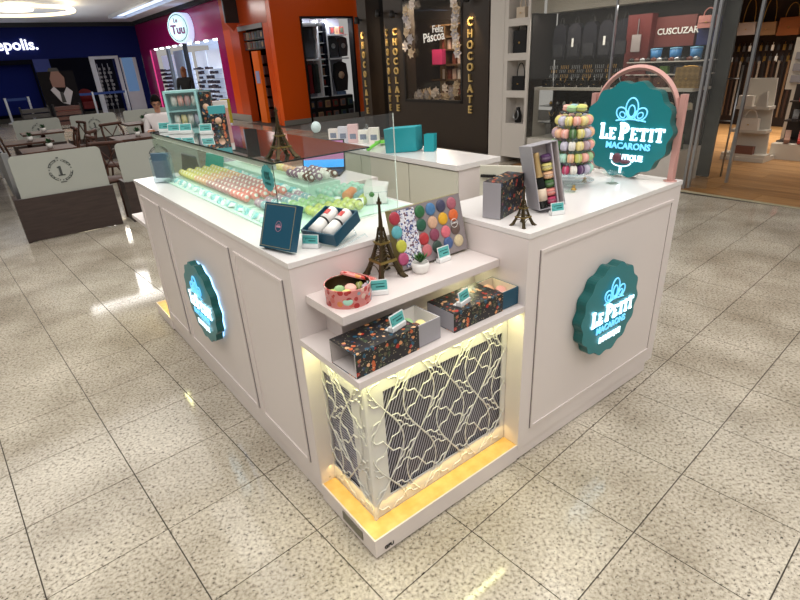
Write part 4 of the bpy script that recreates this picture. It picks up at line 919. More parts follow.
t = thing('round_shop_sign', 'round lit white drum sign with purple script on the magenta fascia', 'sign', Tr(XW-.45, Pm.y, Pm.z) @ Rz(-PI/2+.5))
obj('drum', B().lathe([(.47, 0), (.49, .02), (.49, .44), (.47, .45)], 32, ax='y'), mat('drum_white', (226, 236, 255), .4, emit=(200, 215, 255), es=.9), t)
obj('drum_face', B().lathe([(0, -.005), (.47, -.005), (.47, .0)], 32, ax='y'), mat('drum_face', (214, 240, 244), .4, emit=(190, 236, 240), es=.8), t)
obj('ring', B().tube([(.42*math.cos(2*PI*i/28), -.01, .42*math.sin(2*PI*i/28)) for i in range(28)], .012, 4, closed=True), mat('ring_dark', (60, 70, 110), .4), t)
b = B(); text(b, 'Tuu', .4, Tr(0, -.02, -.06), .01, .012); text(b, 'Le', .2, Tr(-.05, -.02, .24), .01, .004); obj('script', b, mat('script_purple', (110, 30, 110), .4), t)
# yellow price board
P = at(226, 106, 1, 15.5); o = obj('yellow_board', B().box(P.x-.14, 15.5, P.z-.5, P.x+.14, 15.53, P.z+.2).box(P.x-.02, 15.5, 0, P.x+.02, 15.53, P.z-.5), mat('board_yellow', (214, 206, 70), .5)); tag(o, 'yellow standing board at the magenta shop pillar', 'board')
# ------------------------------------------------------------------ orange shop
wo = struct('wall_orange', B().box(XW, 13.85, 2.72, XW+.25, 17.14, CEIL).box(XW, 15.95, 0, XW+.25, 16.6, 2.72), ORD)
obj('pillar', B().box(XW, 16.6, 0, XW+.25, 17.14, 2.72), ORG, wo); obj('pillar', B().box(XW, 13.85, 0, XW+.25, 14.2, 2.72), ORG, wo)
obj('front_cladding', B().box(XW, 13.6, 0, 7.42, 13.84, CEIL).box(9.2, 13.6, 0, 9.45, 13.84, CEIL).box(7.42, 13.6, 2.84, 9.2, 13.84, CEIL), mat('orange_front', (240, 92, 14), .3), wo)
struct('baseboard_orange', B().box(XW-.02, 13.58, 0, 9.5, 13.6, .14).box(XW-.02, 15.95, 0, XW, 17.7, .2), mat('stone_base', (150, 146, 138), .5))
struct('trim_3', B().box(9.45, 13.4, 0, 9.55, 13.84, CEIL), WHT)
obj('header_rail', B().box(XW-.02, 14.2, 2.62, XW+.02, 15.95, 2.74), mat('grey_header', (130, 130, 134), .4), wo)
obj('partition', B().box(XW+.26, 17.0, 0, 9.8, 17.12, 2.75), NAVY, wo); obj('interior', B().box(8.3, 13.9, 0, 8.4, 17, 2.7), NAVY, wo); obj('soffit', B().box(XW+.3, 13.9, 2.6, 8.3, 17, 2.7), BLACK, wo)
dp = struct('door_3', B().box(XW+.1, 15.0, 0, XW+.2, 15.45, 2.05), mat('orange_inner', (222, 104, 24), .35, emit=(200, 80, 10), es=.15))
obj('notice', B().box(XW+.09, 15.1, 1.15, XW+.1, 15.35, 1.5), mat('notice_blue', (150, 160, 210), .5), dp)
GC = [(70, 60, 66), (128, 96, 84), (50, 64, 90), (120, 44, 40), (90, 92, 100), (160, 130, 96), (64, 84, 70)]
def cases(nm, lab, grp, pts, w, h, face, cat='boxed item'):
    for n_, (x, y, z) in enumerate(pts):
        b = B().box(-w/2, 0, 0, w/2, .05, h, 0).box(-w*.36, -.003, h*.2, w*.36, 0, h*.84, 1); c = (n_*5) % 7
        key = (nm, c)
        if key not in mcache: mcache[key] = b.mesh(nm, [mat('case_%d' % c, GC[c], .4), mat('case_%d' % ((c+3) % 7), GC[(c+3) % 7], .4)])
        o = link(nm, mcache[key], None, Tr(x, y, z) @ Rz(face)); tag(o, lab, cat, grp)
for r_, z in enumerate((2.12, 2.38)):
    t = thing('product_ledge', ('lower', 'upper')[r_]+' black ledge of boxed goods over the orange shop entrance', 'ledge', loc=(XW+.12, 14.2, z-.03)); obj('board', B().box(0, 0, 0, .2, 1.72, .02), BLACK, t)
    cases('boxed_figure', 'small boxed item on the %s ledge over the orange shop entrance' % ('lower', 'upper')[r_], 'boxed items over the entrance', [(XW+.13, 15.84-.2*k, z-.0095) for k in range(9)], .16, .2, -PI/2)
cases('boxed_figure', 'small boxed item stacked inside the orange shop entrance', 'boxed items inside the entrance', [(XW+.6, 14.85-.2*(k % 3), .12+.26*(k//3)) for k in range(9)], .16, .2, -PI/2)
b = B()
for k in range(6): b.box(XW+.5, 15.55+.0, .1+.32*k, XW+.62, 15.9, .34+.32*k)
o = obj('wall_shelf', b, mat('rack_mix', (120, 90, 86), .5)); tag(o, 'shelf of mixed small goods left of the orange door panel', 'shelf')
t = thing('hanging_lightbox', 'dark hanging banner sign at the corner of the orange shop', 'sign', loc=(XW-.42, 15.75, 2.72)); obj('panel', B().box(0, 0, .12, .42, .08, 1.1), mat('banner_dark', (40, 40, 42), .4), t); obj('tip', B().add([(0, 0, .12), (.42, 0, .12), (.21, 0, -.1), (0, .08, .12), (.42, .08, .12), (.21, .08, -.1)], [(0, 1, 2), (3, 5, 4), (0, 2, 5, 3), (1, 4, 5, 2)]), ORD, t); obj('bracket', B().box(.42, .02, .6, .5, .06, .66), BLACK, t)
# display window on the front
dw = struct('window_2', B().box(7.42, 13.56, .0, 7.47, 13.8, 2.84).box(9.15, 13.56, 0, 9.2, 13.8, 2.84).box(7.47, 13.56, 2.79, 9.15, 13.8, 2.84), BLACK)
obj('back_panel', B().box(7.47, 14.3, 0, 9.15, 14.35, 2.84), mat('niche_white', (150, 154, 170), .5), dw)
obj('case_back', B().box(7.47, 13.85, 0, 9.15, 13.9, .66), BLACK, dw)
b = B().box(8.12, 13.9, .66, 8.16, 14.3, 2.8).box(8.42, 13.9, .66, 8.46, 14.3, 2.8).box(7.47, 13.9, 1.7, 9.15, 14.3, 1.74).box(8.46, 13.9, 2.35, 9.15, 14.3, 2.39).box(7.47, 13.9, .64, 9.15, 14.3, .68)
for k in range(6): b.box(8.16, 13.9, .95+.3*k, 8.42, 14.3, .97+.3*k)
obj('shelving', b, WHT, dw)
area('window_fill', (8.3, 13.88, 2.74), 1.5, .06, 30, (.92, .95, 1), (.5, 0, 0))  # fill light added to brighten the display window
cases('boxed_figure', 'square boxed item in the two black rows under the orange shop window', 'boxed items under the window', [(7.62+.28*(k % 6), 13.79, .05+.32*(k//6)) for k in range(12)], .22, .26, 0)
cases('cube_box', 'small item in the narrow column niches of the orange shop window', 'items in the narrow niches', [(8.29, 14.0, .975+.3*k) for k in range(6)], .14, .2, 0)
def garment(name, lab, x, z, w, h, m_, prt=None):
    t = thing(name, lab, 'garment', loc=(x, 14.05, z))
    b = B().add([(-w*.12, 0, h), (w*.12, 0, h), (w*.42, 0, h*.93), (w*.5, 0, h*.5), (w*.38, 0, h*.02), (-w*.38, 0, 0), (-w*.5, 0, h*.5), (-w*.42, 0, h*.93)]+[(-w*.12, .1, h), (w*.12, .1, h), (w*.42, .1, h*.93), (w*.5, .1, h*.5), (w*.38, .1, h*.02), (-w*.38, .1, 0), (-w*.5, .1, h*.5), (-w*.42, .1, h*.93)], [tuple(range(8)), tuple(range(15, 7, -1))]+[(i, i+8, (i+1) % 8+8, (i+1) % 8) for i in range(8)])
    obj('cloth', b, m_, t); obj('hanger', B().tube([(-w*.3, .05, h*.96), (0, .05, h*1.04), (w*.3, .05, h*.96)], .01, 4).tube([(0, .05, h*1.04), (0, .05, h*1.12)], .008, 4), STEEL, t)
    if prt: obj('print', B().lathe([(0, -.01), (w*.22, -.01), (w*.22, 0)], 9, c=(0, 0, h*.55), ax='y'), prt, t)
garment('hooded_jacket', 'dark grey jacket hanging at the upper left of the orange shop window', 7.8, 1.76, .58, .9, mat('cloth_dark', (52, 56, 62), .8))
for k in range(5): garment('hanging_shirt', ('black', 'navy', 'dark red and blue', 'black printed', 'dark green')[k]+' shirt in the hanging row of the orange shop window', 7.56+.13*k, .78, .16 if k != 2 else .2, .82, (mat('cloth_black', (26, 26, 30), .8), mat('cloth_navy', (28, 34, 60), .8), mat('cloth_red', (120, 30, 36), .8), mat('cloth_black', (26, 26, 30), .8), mat('cloth_olive', (40, 52, 50), .8))[k])
garment('printed_shirt', 'black shirt with a cream floral print at the lower right of the orange shop window', 8.92, .78, .5, .85, mat('cloth_black', (26, 26, 30), .8), mat('cloth_print', (200, 176, 150), .7))
for k in range(2): garment('dark_poster_shirt', ('left', 'right')[k]+' dark printed shirt in the upper row of the orange shop window', 8.72+.36*k, 1.77, .34, .55, mat('cloth_dark', (52, 56, 62), .8), mat('print_grey', (150, 156, 160), .7))
cases('cube_box', 'small figure on the top shelf of the orange shop window', 'figures on the top shelf', [(8.7+.17*k, 14.0, 2.395) for k in range(3)], .13, .22, 0)
t = thing('grey_chair', 'small blue grey chair at the bottom right of the orange shop window', 'chair', loc=(8.85, 14.0, .68)); obj('seat', B().box(-.12, -.06, .0, .12, .1, .1), mat('chair_blue', (90, 110, 140), .5), t); obj('backrest', B().box(-.12, .1, .0, .12, .13, .3), mat('chair_blue', (90, 110, 140), .5), t)
# corridor behind
struct('wall_corridor', B().box(9.56, 9.6, 0, 9.7, 13.35, CEIL), mat('corridor_dark', (60, 30, 20), .5))
# ------------------------------------------------------------------ dark chocolate shop
CHX = 6.5
BRN = mat('chocolate_panel', (52, 42, 34), .45, noise=(3, .06)); BRD = mat('chocolate_dark', (22, 17, 14), .5); LG = mat('gold_letter', (226, 196, 130), .4, .3)
def yof(u, v=80): return at(u, v, 0, CHX).y
yA, yB_, yC, yD = yof(488), yof(462), yof(405), yof(387)
zw0 = at(435, 101, 0, CHX).z; 
ch = struct('wall_chocolate', B().box(CHX, yA, 0, CHX+.3, yB_, CEIL).box(CHX, yC, 0, CHX+.3, yD, CEIL).box(CHX, yB_, 0, CHX+.3, yC, zw0).box(CHX, yB_, 2.68, CHX+.3, yC, CEIL), BRN)
yE, yF = yof(369, 60), yof(360.5, 60)
obj('column', B().box(CHX, yE, 0, CHX+.35, yF, CEIL), BRN, ch); obj('doorway_back', B().box(CHX+1.2, yD-.2, 0, CHX+1.3, yE+.5, 3.2), BRD, ch)
obj('header', B().box(CHX+.05, yD, 2.9, CHX+.3, yE, CEIL), mat('red_brown', (84, 40, 28), .4), ch)
struct('wall_shop_end', B().box(CHX+.36, yF-.15, 0, 9.4, yF-.02, CEIL), BRD)
def letters(y, z0, z1, x, rot, lab, sx=1):
    b = B(); wd__ = 'CHOCOLATE'; n = len(wd__)
    for k, c in enumerate(wd__): text(b, c, .18, Tr(x, y, z1-(z1-z0)*k/(n-1)) @ Rz(rot), .03, .004, sx=sx)
    o = obj('gold_lettering', b, LG); tag(o, lab, 'lettering')
zt = at(472, 22, 0, CHX).z; zb = at(474, 110, 0, CHX).z
letters(at(471, 60, 0, CHX).y, zb, zt, CHX-.02, -PI/2, 'gold vertical lettering on the right dark column of the chocolate shop')
zt = at(396, 32, 0, CHX).z; zb = at(399, 108, 0, CHX).z
letters(at(397, 70, 0, CHX).y, zb, zt, CHX-.02, -PI/2, 'gold vertical lettering on the column left of the chocolate shop window')
letters(yD-.1, zb, zt, CHX-.02, -PI/2, 'gold vertical lettering on the edge beside the dark doorway', .45)
letters(at(365.5, 70, 0, CHX).y, zb-.1, zt, CHX-.02, -PI/2, 'gold vertical lettering on the far dark column', .6)
for k, (u, v) in enumerate(((466, 2), (392, 18), (378, 17), (357, 24))):
    P = at(u, v, 0, CHX-.12); t = thing('wall_spotlight', 'black wall spotlight above the gold lettering, %s from the right' % ('first', 'second', 'third', 'fourth')[k], 'spotlight', loc=tuple(P))
    obj('housing', B().lathe([(.055, 0), (.06, .04), (.04, .13), (0, .13)], 12), BLACK, t); obj('lamp', B().lathe([(0, .002), (.05, .002), (.05, .01), (0, .01)], 12), mat('spot_warm', (255, 230, 180), .4, emit=(255, 226, 170), es=12), t); obj('bracket', B().box(0, -.015, .06, .12, .015, .09), BLACK, t)
    l = bpy.data.lights.new('wall_spot', 'SPOT'); l.energy = 34; l.color = (1, .72, .36); l.spot_size = 1.1; l.spot_blend = .6; l.shadow_soft_size = .04
    o = bpy.data.objects.new('wall_spot', l); o.location = (P.x-.02, P.y, P.z-.03); o.rotation_euler = (0, -.18, 0); COL.objects.link(o)
cw = struct('window_3', B().box(CHX-.01, yB_-.02, zw0-.03, CHX+.05, yB_+.03, 2.7).box(CHX-.01, yC-.03, zw0-.03, CHX+.05, yC+.02, 2.7).box(CHX-.01, yB_, zw0-.03, CHX+.05, yC, zw0+.02), BRD)
obj('pane', B().box(CHX+.02, yB_+.03, zw0+.02, CHX+.026, yC-.03, 2.68), glass('shop_glass', (244, 242, 238), .01, refl=.3), cw)
obj('back_panel', B().box(CHX+1.1, yB_-.2, 0, CHX+1.15, yC+1.2, 2.9), mat('shop_dark_back', (38, 28, 22), .5), cw)
b = B(); text(b, 'Feliz', .17, Tr(CHX+.015, at(437, 30, 0, CHX).y, at(437, 29, 0, CHX).z) @ Rz(-PI/2), .006, .001); text(b, 'Páscoa', .22, Tr(CHX+.015, at(433, 37, 0, CHX).y, at(433, 37, 0, CHX).z) @ Rz(-PI/2) @ Ry(-.06), .006, .002)
o = obj('window_lettering', b, mat('vinyl_white', (240, 236, 230), .5, emit=(240, 236, 230), es=.25)); tag(o, 'white greeting lettering on the chocolate shop window', 'lettering')
FLW = [mat('flower_white', (240, 228, 220), .6), mat('flower_cream', (222, 200, 170), .6), mat('flower_grey', (196, 190, 194), .6)]
def flower(x, y, z, r, k, lab, grp):
    key = ('flower', k)
    if key not in mcache:
        b = B()
        for i in range(6):
            a = i*PI/3+.3*k; T_ = Rx(a)
            b.add([T_ @ Vector(p) for p in ((0, 0, 0), (-.35, -.34, .55), (-.25, 0, 1), (-.35, .34, .55))], [(0, 1, 2, 3)])
        b.lathe([(0, -.4), (.22, -.3), (.24, -.05), (0, 0)], 6, ax='x'); mcache[key] = b.mesh('flower', FLW[k])
    o = link('flower', mcache[key], None, Tr(x, y, z) @ Matrix.Scale(r, 4)); tag(o, lab, 'paper flower', grp)
for k in range(11):
    v = 4+k*7.0; u = 410+random.uniform(-3, 4); P = at(u, v, 0, CHX+.01)
    if v < 55: flower(P.x-.02, P.y, P.z, .11, k % 3, 'pale paper flower in the left garland of the chocolate shop window', 'left garland of paper flowers')
for k in range(9):
    P = at(457+random.uniform(-3, 3), 3+k*6.2, 0, CHX+.01); flower(P.x-.02, P.y, P.z, .11, k % 3, 'pale paper flower in the right garland of the chocolate shop window', 'right garland of paper flowers')
for k in range(34):
    f = random.random(); u = 409+50*f; v = 99-random.random()*(8+12*abs(f-.4)); P = at(u, v, 0, CHX+.12+random.random()*.3); flower(P.x, P.y, max(P.z, zw0+.05), .1, k % 3, 'pale paper flower heaped along the bottom of the chocolate shop window', 'heap of paper flowers at the window bottom')
sh = thing('lit_shelf_unit', 'brown lit shelf unit with gift packs inside the chocolate shop', 'shelf', loc=(CHX+.8, 0, 0)); ya, yc = at(461, 60, 0, CHX+.8).y, at(431, 60, 0, CHX+.8).y
b = B(); zs = [at(445, v, 0, CHX+.8).z for v in (95, 80, 65, 50, 37, 25)]
for z in zs: b.box(0, ya, z-.015, .25, yc, z+.015)
b.box(0, (ya+yc)/2, zs[0], .25, (ya+yc)/2+.03, zs[-1]); obj('boards', b, mat('shelf_brown', (96, 70, 44), .5), sh); obj('back', B().box(.25, ya, 0, .27, yc, zs[-1]), mat('shelf_back', (120, 88, 50), .5, emit=(120, 84, 40), es=.12), sh)
area('shop_lamp', (CHX+.5, (ya+yc)/2, 2.6), .3, .8, 26, (1, .84, .64)); area('window_fill', (CHX+.25, (yB_+yC)/2, 2.64), .2, 1.2, 12, (1, .93, .86))  # the second area is fill added to brighten the window flowers
for r_ in range(1, 5):
    for k in range(4 if r_ != 3 else 2):
        o = obj('gift_pack', B().box(0, 0, 0, .1, .1, .17+.02*(k % 2)), mat('pack_%d' % ((k+r_) % 3), [(206, 176, 160), (120, 66, 50), (222, 210, 196)][(k+r_) % 3], .5), None, Tr(CHX+.86, ya+.06+.15*k, zs[r_-1]+.015)); tag(o, 'small gift pack on the lit shelves of the chocolate shop', 'gift pack', 'gift packs on the lit shelves')
P = at(437, 57, 0, CHX+.7); o = obj('pink_box', B().box(0, -.15, -.14, .1, .15, .14), mat('hot_pink', (206, 60, 110), .5, emit=(206, 60, 110), es=.15), None, Tr(*P)); tag(o, 'bright pink box on the lit shelf of the chocolate shop', 'box')
# ------------------------------------------------------------------ bag shop
SW = mat('shop_white', (206, 200, 194), .5); BX = 6.0
wp = struct('wall_bag_shop', B().box(BX, 4.78, 0, BX+.5, 5.06, CEIL), SW)
struct('wall_window_side', B().box(BX+.03, 4.275, .43, 6.14, 4.297, 2.12).box(6.14, 4.297, 1.14, 6.6, 4.3, 2.12), mat('backboard_brown', (22, 17, 16), .6, spec=.2))
nc = struct('trim_niches', B().box(BX+.24, 4.3, .6, BX+.3, 4.775, 3.0).box(BX, 4.3, .1, BX+.5, 4.775, .62), SW)
obj('side', B().box(BX, 4.7, .62, BX+.24, 4.775, 3.0), SW, nc); obj('side', B().box(BX, 4.3, .62, BX+.24, 4.345, 3.0), SW, nc)
nz = [.62, 1.1, 1.62, 2.08, 2.55]
for z in nz[1:]: obj('shelf', B().box(BX, 4.345, z-.1, BX+.24, 4.7, z-.0), SW, nc)
def handbag(name, lab, T, w, h, d, m_, ht=.6, chain=False):
    t = thing(name, lab, 'handbag', T)
    b = B(); pr = [(-w/2, 0), (w/2, 0), (w*.46, h), (-w*.46, h)]; b.prism(pr, d); obj('body', b, m_, t)
    obj('handle', B().tube([(w*.3*math.cos(PI*i/10), d/2, h+h*ht*math.sin(PI*i/10)) for i in range(11)], .008, 5), GOLD if chain else m_, t)
    obj('flap', B().prism([(-w*.47, h*.45), (w*.47, h*.45), (w*.46, h*1.01), (-w*.46, h*1.01)], .008, Tr(0, -.008, 0)), m_, t); obj('clasp', B().box(-.012, -.014, h*.42, .012, -.008, h*.5), GOLD, t); return t
LB = mat('black_leather', (20, 20, 22), .35)
handbag('handbag', 'black handbag with a white tag in the lower niche of the white column', Tr(BX+.05, 4.52, 1.1005) @ Rz(-PI/2), .24, .2, .12, LB, .9)
handbag('handbag', 'soft black bag in the upper niche of the white column', Tr(BX+.05, 4.52, 1.6205) @ Rz(-PI/2), .25, .3, .12, LB, .3)
handbag('handbag', 'pale handbag in the top niche of the white column', Tr(BX+.05, 4.52, 2.0805) @ Rz(-PI/2), .16, .14, .1, mat('pale_leather', (206, 190, 170), .5), .8)
t = thing('necklace_bust', 'black bust with a chain necklace in the bottom niche', 'jewellery bust', loc=(BX+.12, 4.55, .625)); obj('bust', B().lathe([(.05, 0), (.06, .1), (.03, .2), (.035, .22), (0, .23)], 12), BLACK, t); obj('chain', B().tube([(-.06, .05*math.cos(a), .12+.07*math.sin(a)) for a in [2*PI*i/14 for i in range(14)]], .006, 4, closed=True), STEEL, t)
# glass front
gf = struct('window_4', B().box(BX, 2.96, .1, BX+.03, 2.98, 2.6).box(BX-.01, 1.78, 0, BX+.03, 1.81, 2.6), STEEL)
obj('pane', B().box(BX+.01, 2.98, .12, BX+.016, 4.29, 2.6), glass('front_glass', (246, 246, 243), .015, refl=.3), gf); obj('pane', B().box(BX+.01, 1.81, .12, BX+.016, 2.95, 2.6), glass('front_glass', (246, 246, 243), .015, refl=.3), gf)
gd = struct('door_4', B().box(BX-.02, 1.72, .02, BX+.02, 1.75, 2.3).box(BX+.5, 1.50, .02, BX+.54, 1.53, 2.3), STEEL)
obj('pane', B().box(BX, 1.53, .03, BX+.008, 1.72, 2.3), glass('front_glass', (246, 246, 243), .015, refl=.3), gd)
struct('wall_bulkhead', B().box(BX+.35, 1.8, 2.12, BX+1.4, 4.29, 2.6), SW)
struct('ceiling_shop', B().box(BX+.05, -1.5, 2.62, 12.6, 4.75, 2.7), mat('shop_ceiling', (190, 184, 172), .7))
bw = struct('wall_shop_right', B().box(12.0, -1.5, 0, 12.1, 4.6, 2.7).box(7.6, 4.45, 0, 12.0, 4.6, 2.62), mat('slat_wall_dark', (42, 32, 30), .5))
area('shop_lamp', (9.2, 1.5, 2.55), 2.5, 3.4, 44, (1, .93, .82), spread=1.75); area('shop_lamp', (10.5, 2.5, 2.55), 1.5, 2.5, 70, (1, .93, .82), spread=1.75); area('shop_lamp', (6.15, 3.1, 2.1), .1, 2.2, 15, (1, .94, .86))
# window display: white cabinet, back board, hooks, bags
dc = thing('window_cabinet', 'white display cabinet with a ledge behind the bag shop glass', 'cabinet', loc=(0, 0, 0)); dc.location = (6.2, 1.95, 0)
obj('ledge', B().box(-.05, 0, 1.1, .45, 2.3, 1.135), SW, dc); obj('bottom', B().box(-.2, 0, .0, .45, 2.3, .42), SW, dc); obj('back_board', B().box(.42, 0, .42, .45, 2.34, 2.12), mat('backboard_brown', (22, 17, 16), .6, spec=.2), dc)
for z in (.62, .86): obj('glass_shelf', B().box(.05, .1, z, .4, 2.3, z+.01), mat('shelf_dark_glass', (60, 62, 60), .15), dc)
obj('divider', B().box(-.04, 1.0, .42, .42, 1.03, 1.1), SW, dc)
HB = H and mat('backpack_dark', (34, 34, 42), .7)
for k in range(5):
    y = 4.2-.25*k-.12; T_ = Tr(6.4, y, 1.5) @ Rz(-PI/2); t = thing('backpack', 'dark fabric backpack hanging in the bag shop window, %s from the left' % ('first', 'second', 'third', 'fourth', 'fifth')[k], 'backpack', T_)
    obj('body', B().prism([(-.1, 0), (.1, 0), (.115, .2), (.1, .4), (.05, .46), (-.05, .46), (-.1, .4), (-.115, .2)], .12, Tr(0, 0, 0)), mat('backpack_%d' % (k % 2), [(26, 26, 34), (36, 35, 42)][k % 2], .8, spec=.2), t); obj('pocket', B().box(-.08, -.02, .04, .08, 0, .2), mat('backpack_dark', (34, 34, 42), .7), t); obj('loop', B().tube([(.03*math.cos(PI*i/8), .05, .46+.08*math.sin(PI*i/8)) for i in range(9)], .008, 4), BLACK, t)
    if k in (1, 3): obj('tag', B().box(-.015, -.03, .16, .015, -.025, .27), PAPER, t)
t = thing('red_travel_bag', 'tall dark red bag with a grey tag hanging in the bag shop window', 'bag', Tr(6.38, 2.855, 1.14) @ Rz(-PI/2)); obj('body', B().box(-.16, 0, 0, .16, .14, .85), mat('dark_red_cloth', (92, 18, 16), .6), t); obj('tag', B().box(-.07, -.02, .42, .05, -.01, .62), mat('tag_grey', (160, 150, 150), .5), t); obj('strap', B().tube([(0, -.01, .5), (0, -.02, .8)], .006, 4), STEEL, t)
for k, (y, z) in enumerate([(4.15-.19*i, 1.42) for i in range(6)]+[(4.15-.19*i, 1.3) for i in range(6)]):
    b = B()
    for j in range(5): b.tube([(0, -.06+.03*j, 0), (0, -.055+.03*j, -.05)], .006, 4)
    o = obj('jewellery_strip', b, (STEEL, GOLD)[k % 2], None, Tr(6.42, y, z)); tag(o, 'strip of small hanging trinkets under the backpacks', 'jewellery', 'trinket strips under the backpacks')
for k in range(7):
    y = 4.15-.19*k; o = obj('chain_necklace', B().tube([(0, -.06+.12*i/8, .07-.1*math.sin(PI*i/8)) for i in range(9)], .006, 4), GOLD if k % 2 else STEEL, None, Tr(6.4, y, 1.2)); tag(o, 'thin chain necklace hanging above the white ledge', 'necklace', 'chain necklaces above the ledge')
for k in range(3):
    t = thing('necklace_bust', 'black necklace bust on the dark glass shelf, %s of three' % ('left', 'middle', 'right')[k], 'jewellery bust', loc=(6.42, 4.1-.2*k, .632)); obj('bust', B().lathe([(.05, 0), (.07, .12), (.03, .19), (0, .2)], 12), BLACK, t); obj('chain', B().tube([(-.06, -.05+.1*i/8, .14-.06*math.sin(PI*i/8)) for i in range(9)], .006, 4), GOLD, t)
for k in range(12):
    o = obj('trinket', B().lathe([(.02, 0), (.028, .02), (.01, .05), (0, .06)], 8), (GOLD, STEEL, PAPER)[k % 3], None, Tr(6.4, 4.15-.12*k, .872)); tag(o, 'small figurine on the upper dark glass shelf', 'trinket', 'trinkets on the upper glass shelf')
for k in range(6):
    handbag('handbag', 'small black handbag on the white ledge under the backpacks, %s from the left' % ('first', 'second', 'third', 'fourth', 'fifth', 'sixth')[k], Tr(6.22, 4.12-.2*k, 1.1355) @ Rz(-PI/2), .15, .09, .06, LB, .5)
for k in range(8):
    y = 4.15-.15*k; b = B()
    for j in range(4): b.tube([(0, -.05+.03*j, 0), (0, -.045+.03*j, -.04)], .006, 4)
    o = obj('jewellery_strip', b, (GOLD, STEEL)[k % 2], None, Tr(6.42, y, 1.36)); tag(o, 'strip of small hanging trinkets in the middle row under the backpacks', 'jewellery', 'middle row of trinket strips')
# right bay of the window: bags, cups, sunglasses, green bag
o = obj('printed_bag', B().box(0, 0, 0, .1, .55, .34), mat('maroon_print', (110, 52, 48), .5), None, Tr(6.5, 2.2, 1.6)); tag(o, 'wide maroon printed bag in the right bay of the bag shop window', 'bag')
b = B(); text(b, 'CUSCUZAR', .098, Tr(6.49, 2.41, 1.77) @ Rz(-PI/2), .004, .002); o = obj('print_lettering', b, PAPER); tag(o, 'white lettering on the maroon printed bag', 'lettering')
o = obj('navy_bag', B().box(0, 0, 0, .1, .22, .3), mat('navy_print', (30, 36, 90), .5), None, Tr(6.5, 1.95, 1.6)); tag(o, 'navy printed bag at the right of the bag shop window', 'bag')
for k in range(3):
    t = thing('blue_cup_box', 'light blue cup pack on the window ledge shelf, %s' % ('left', 'middle', 'right')[k], 'cup', loc=(6.45, 2.62-.25*k, 1.44)); obj('cup', B().lathe([(0, 0), (.06, 0), (.07, .13), (.06, .13), (.05, .01)], 12), mat('cup_blue', (60, 130, 190), .4), t); obj('lid', B().lathe([(.072, .13), (.072, .145), (0, .15)], 12), mat('cup_lid', (120, 180, 220), .4), t)
o = obj('glass_ledge', B().box(6.35, 1.95, 1.425, 6.66, 2.95, 1.437), SW); tag(o, 'upper pale ledge in the right bay of the bag shop window', 'ledge')
for k in range(12):
    o = obj('sunglasses', B().lathe([(0, 0), (.03, 0), (.035, .03), (0, .05)], 8, sy=1.3), (LB, mat('tortoise', (110, 60, 50), .3), STEEL)[k % 3], None, Tr(6.38, 2.9-.075*k, 1.4375)); tag(o, 'folded sunglasses in the row on the upper pale ledge', 'sunglasses', 'sunglasses on the upper ledge')
o = obj('glass_ledge', B().box(6.35, 1.95, 1.275, 6.66, 2.95, 1.287), SW); tag(o, 'lower pale ledge in the right bay of the bag shop window', 'ledge')
for k, c in enumerate(((150, 160, 60), (60, 60, 66), (90, 130, 50), (50, 54, 70), (150, 150, 156))):
    o = obj('small_purse', B().prism([(-.06, 0), (.06, 0), (.05, .09), (-.05, .09)], .06), mat('purse_%d' % k, c, .5), None, Tr(6.4, 2.85-.19*k, 1.288) @ Rz(-PI/2)); tag(o, ('olive', 'black', 'green', 'navy', 'silver')[k]+' small purse on the lower pale ledge', 'purse')
for k in range(4):
    handbag('handbag', 'brown handbag on the white cabinet ledge, %s from the left' % ('first', 'second', 'third', 'fourth')[k], Tr(6.3, 2.85-.2*k, 1.137) @ Rz(-PI/2), .16, .11, .08, mat('brown_leather_%d' % (k % 2), [(90, 56, 48), (120, 84, 72)][k % 2], .5), .3)
def quilt(nt, b):
    v = coords(nt, 'obj', (1, 1, 1), (0, .785, 0)); n = nt.nodes.new('ShaderNodeTexChecker'); n.inputs['Scale'].default_value = 22; nt.links.new(v, n.inputs[0]); c = mixc(nt, n.outputs['Fac'], (138, 112, 70), (158, 130, 84)); nt.links.new(c, b.inputs['Base Color'])
QG = tex_mat('quilted_gold', quilt, .4)
handbag('handbag', 'quilted gold handbag at the right end of the white cabinet', Tr(6.2, 2.07, 1.137) @ Rz(-PI/2), .3, .23, .12, QG, .05, True)
handbag('handbag', 'dusty pink round handbag hanging above the quilted gold bag', Tr(6.4, 2.04, 1.78) @ Rz(-PI/2), .2, .13, .08, mat('dusty_pink', (176, 116, 108), .5), .6)
o = obj('hanging_curtain', B().box(6.7, 1.82, .02, 6.74, 2.2, 2.1), mat('dark_cloth', (50, 52, 50), .8)); tag(o, 'dark hanging curtain behind the glass at the shop entrance', 'curtain')
handbag('handbag', 'dark green quilted bag on the low white base inside the window', Tr(6.12, 2.12, .425) @ Rz(-PI/2), .26, .18, .12, mat('dark_green', (18, 66, 38), .4), .1)
for k in range(3): handbag('clutch', 'white clutch on the dark lower shelf, %s' % ('left', 'middle', 'right')[k], Tr(6.4, 2.32-.12*k, .872) @ Rz(-PI/2), .08, .07, .03, mat('pale_leather', (206, 190, 170), .5), .1)
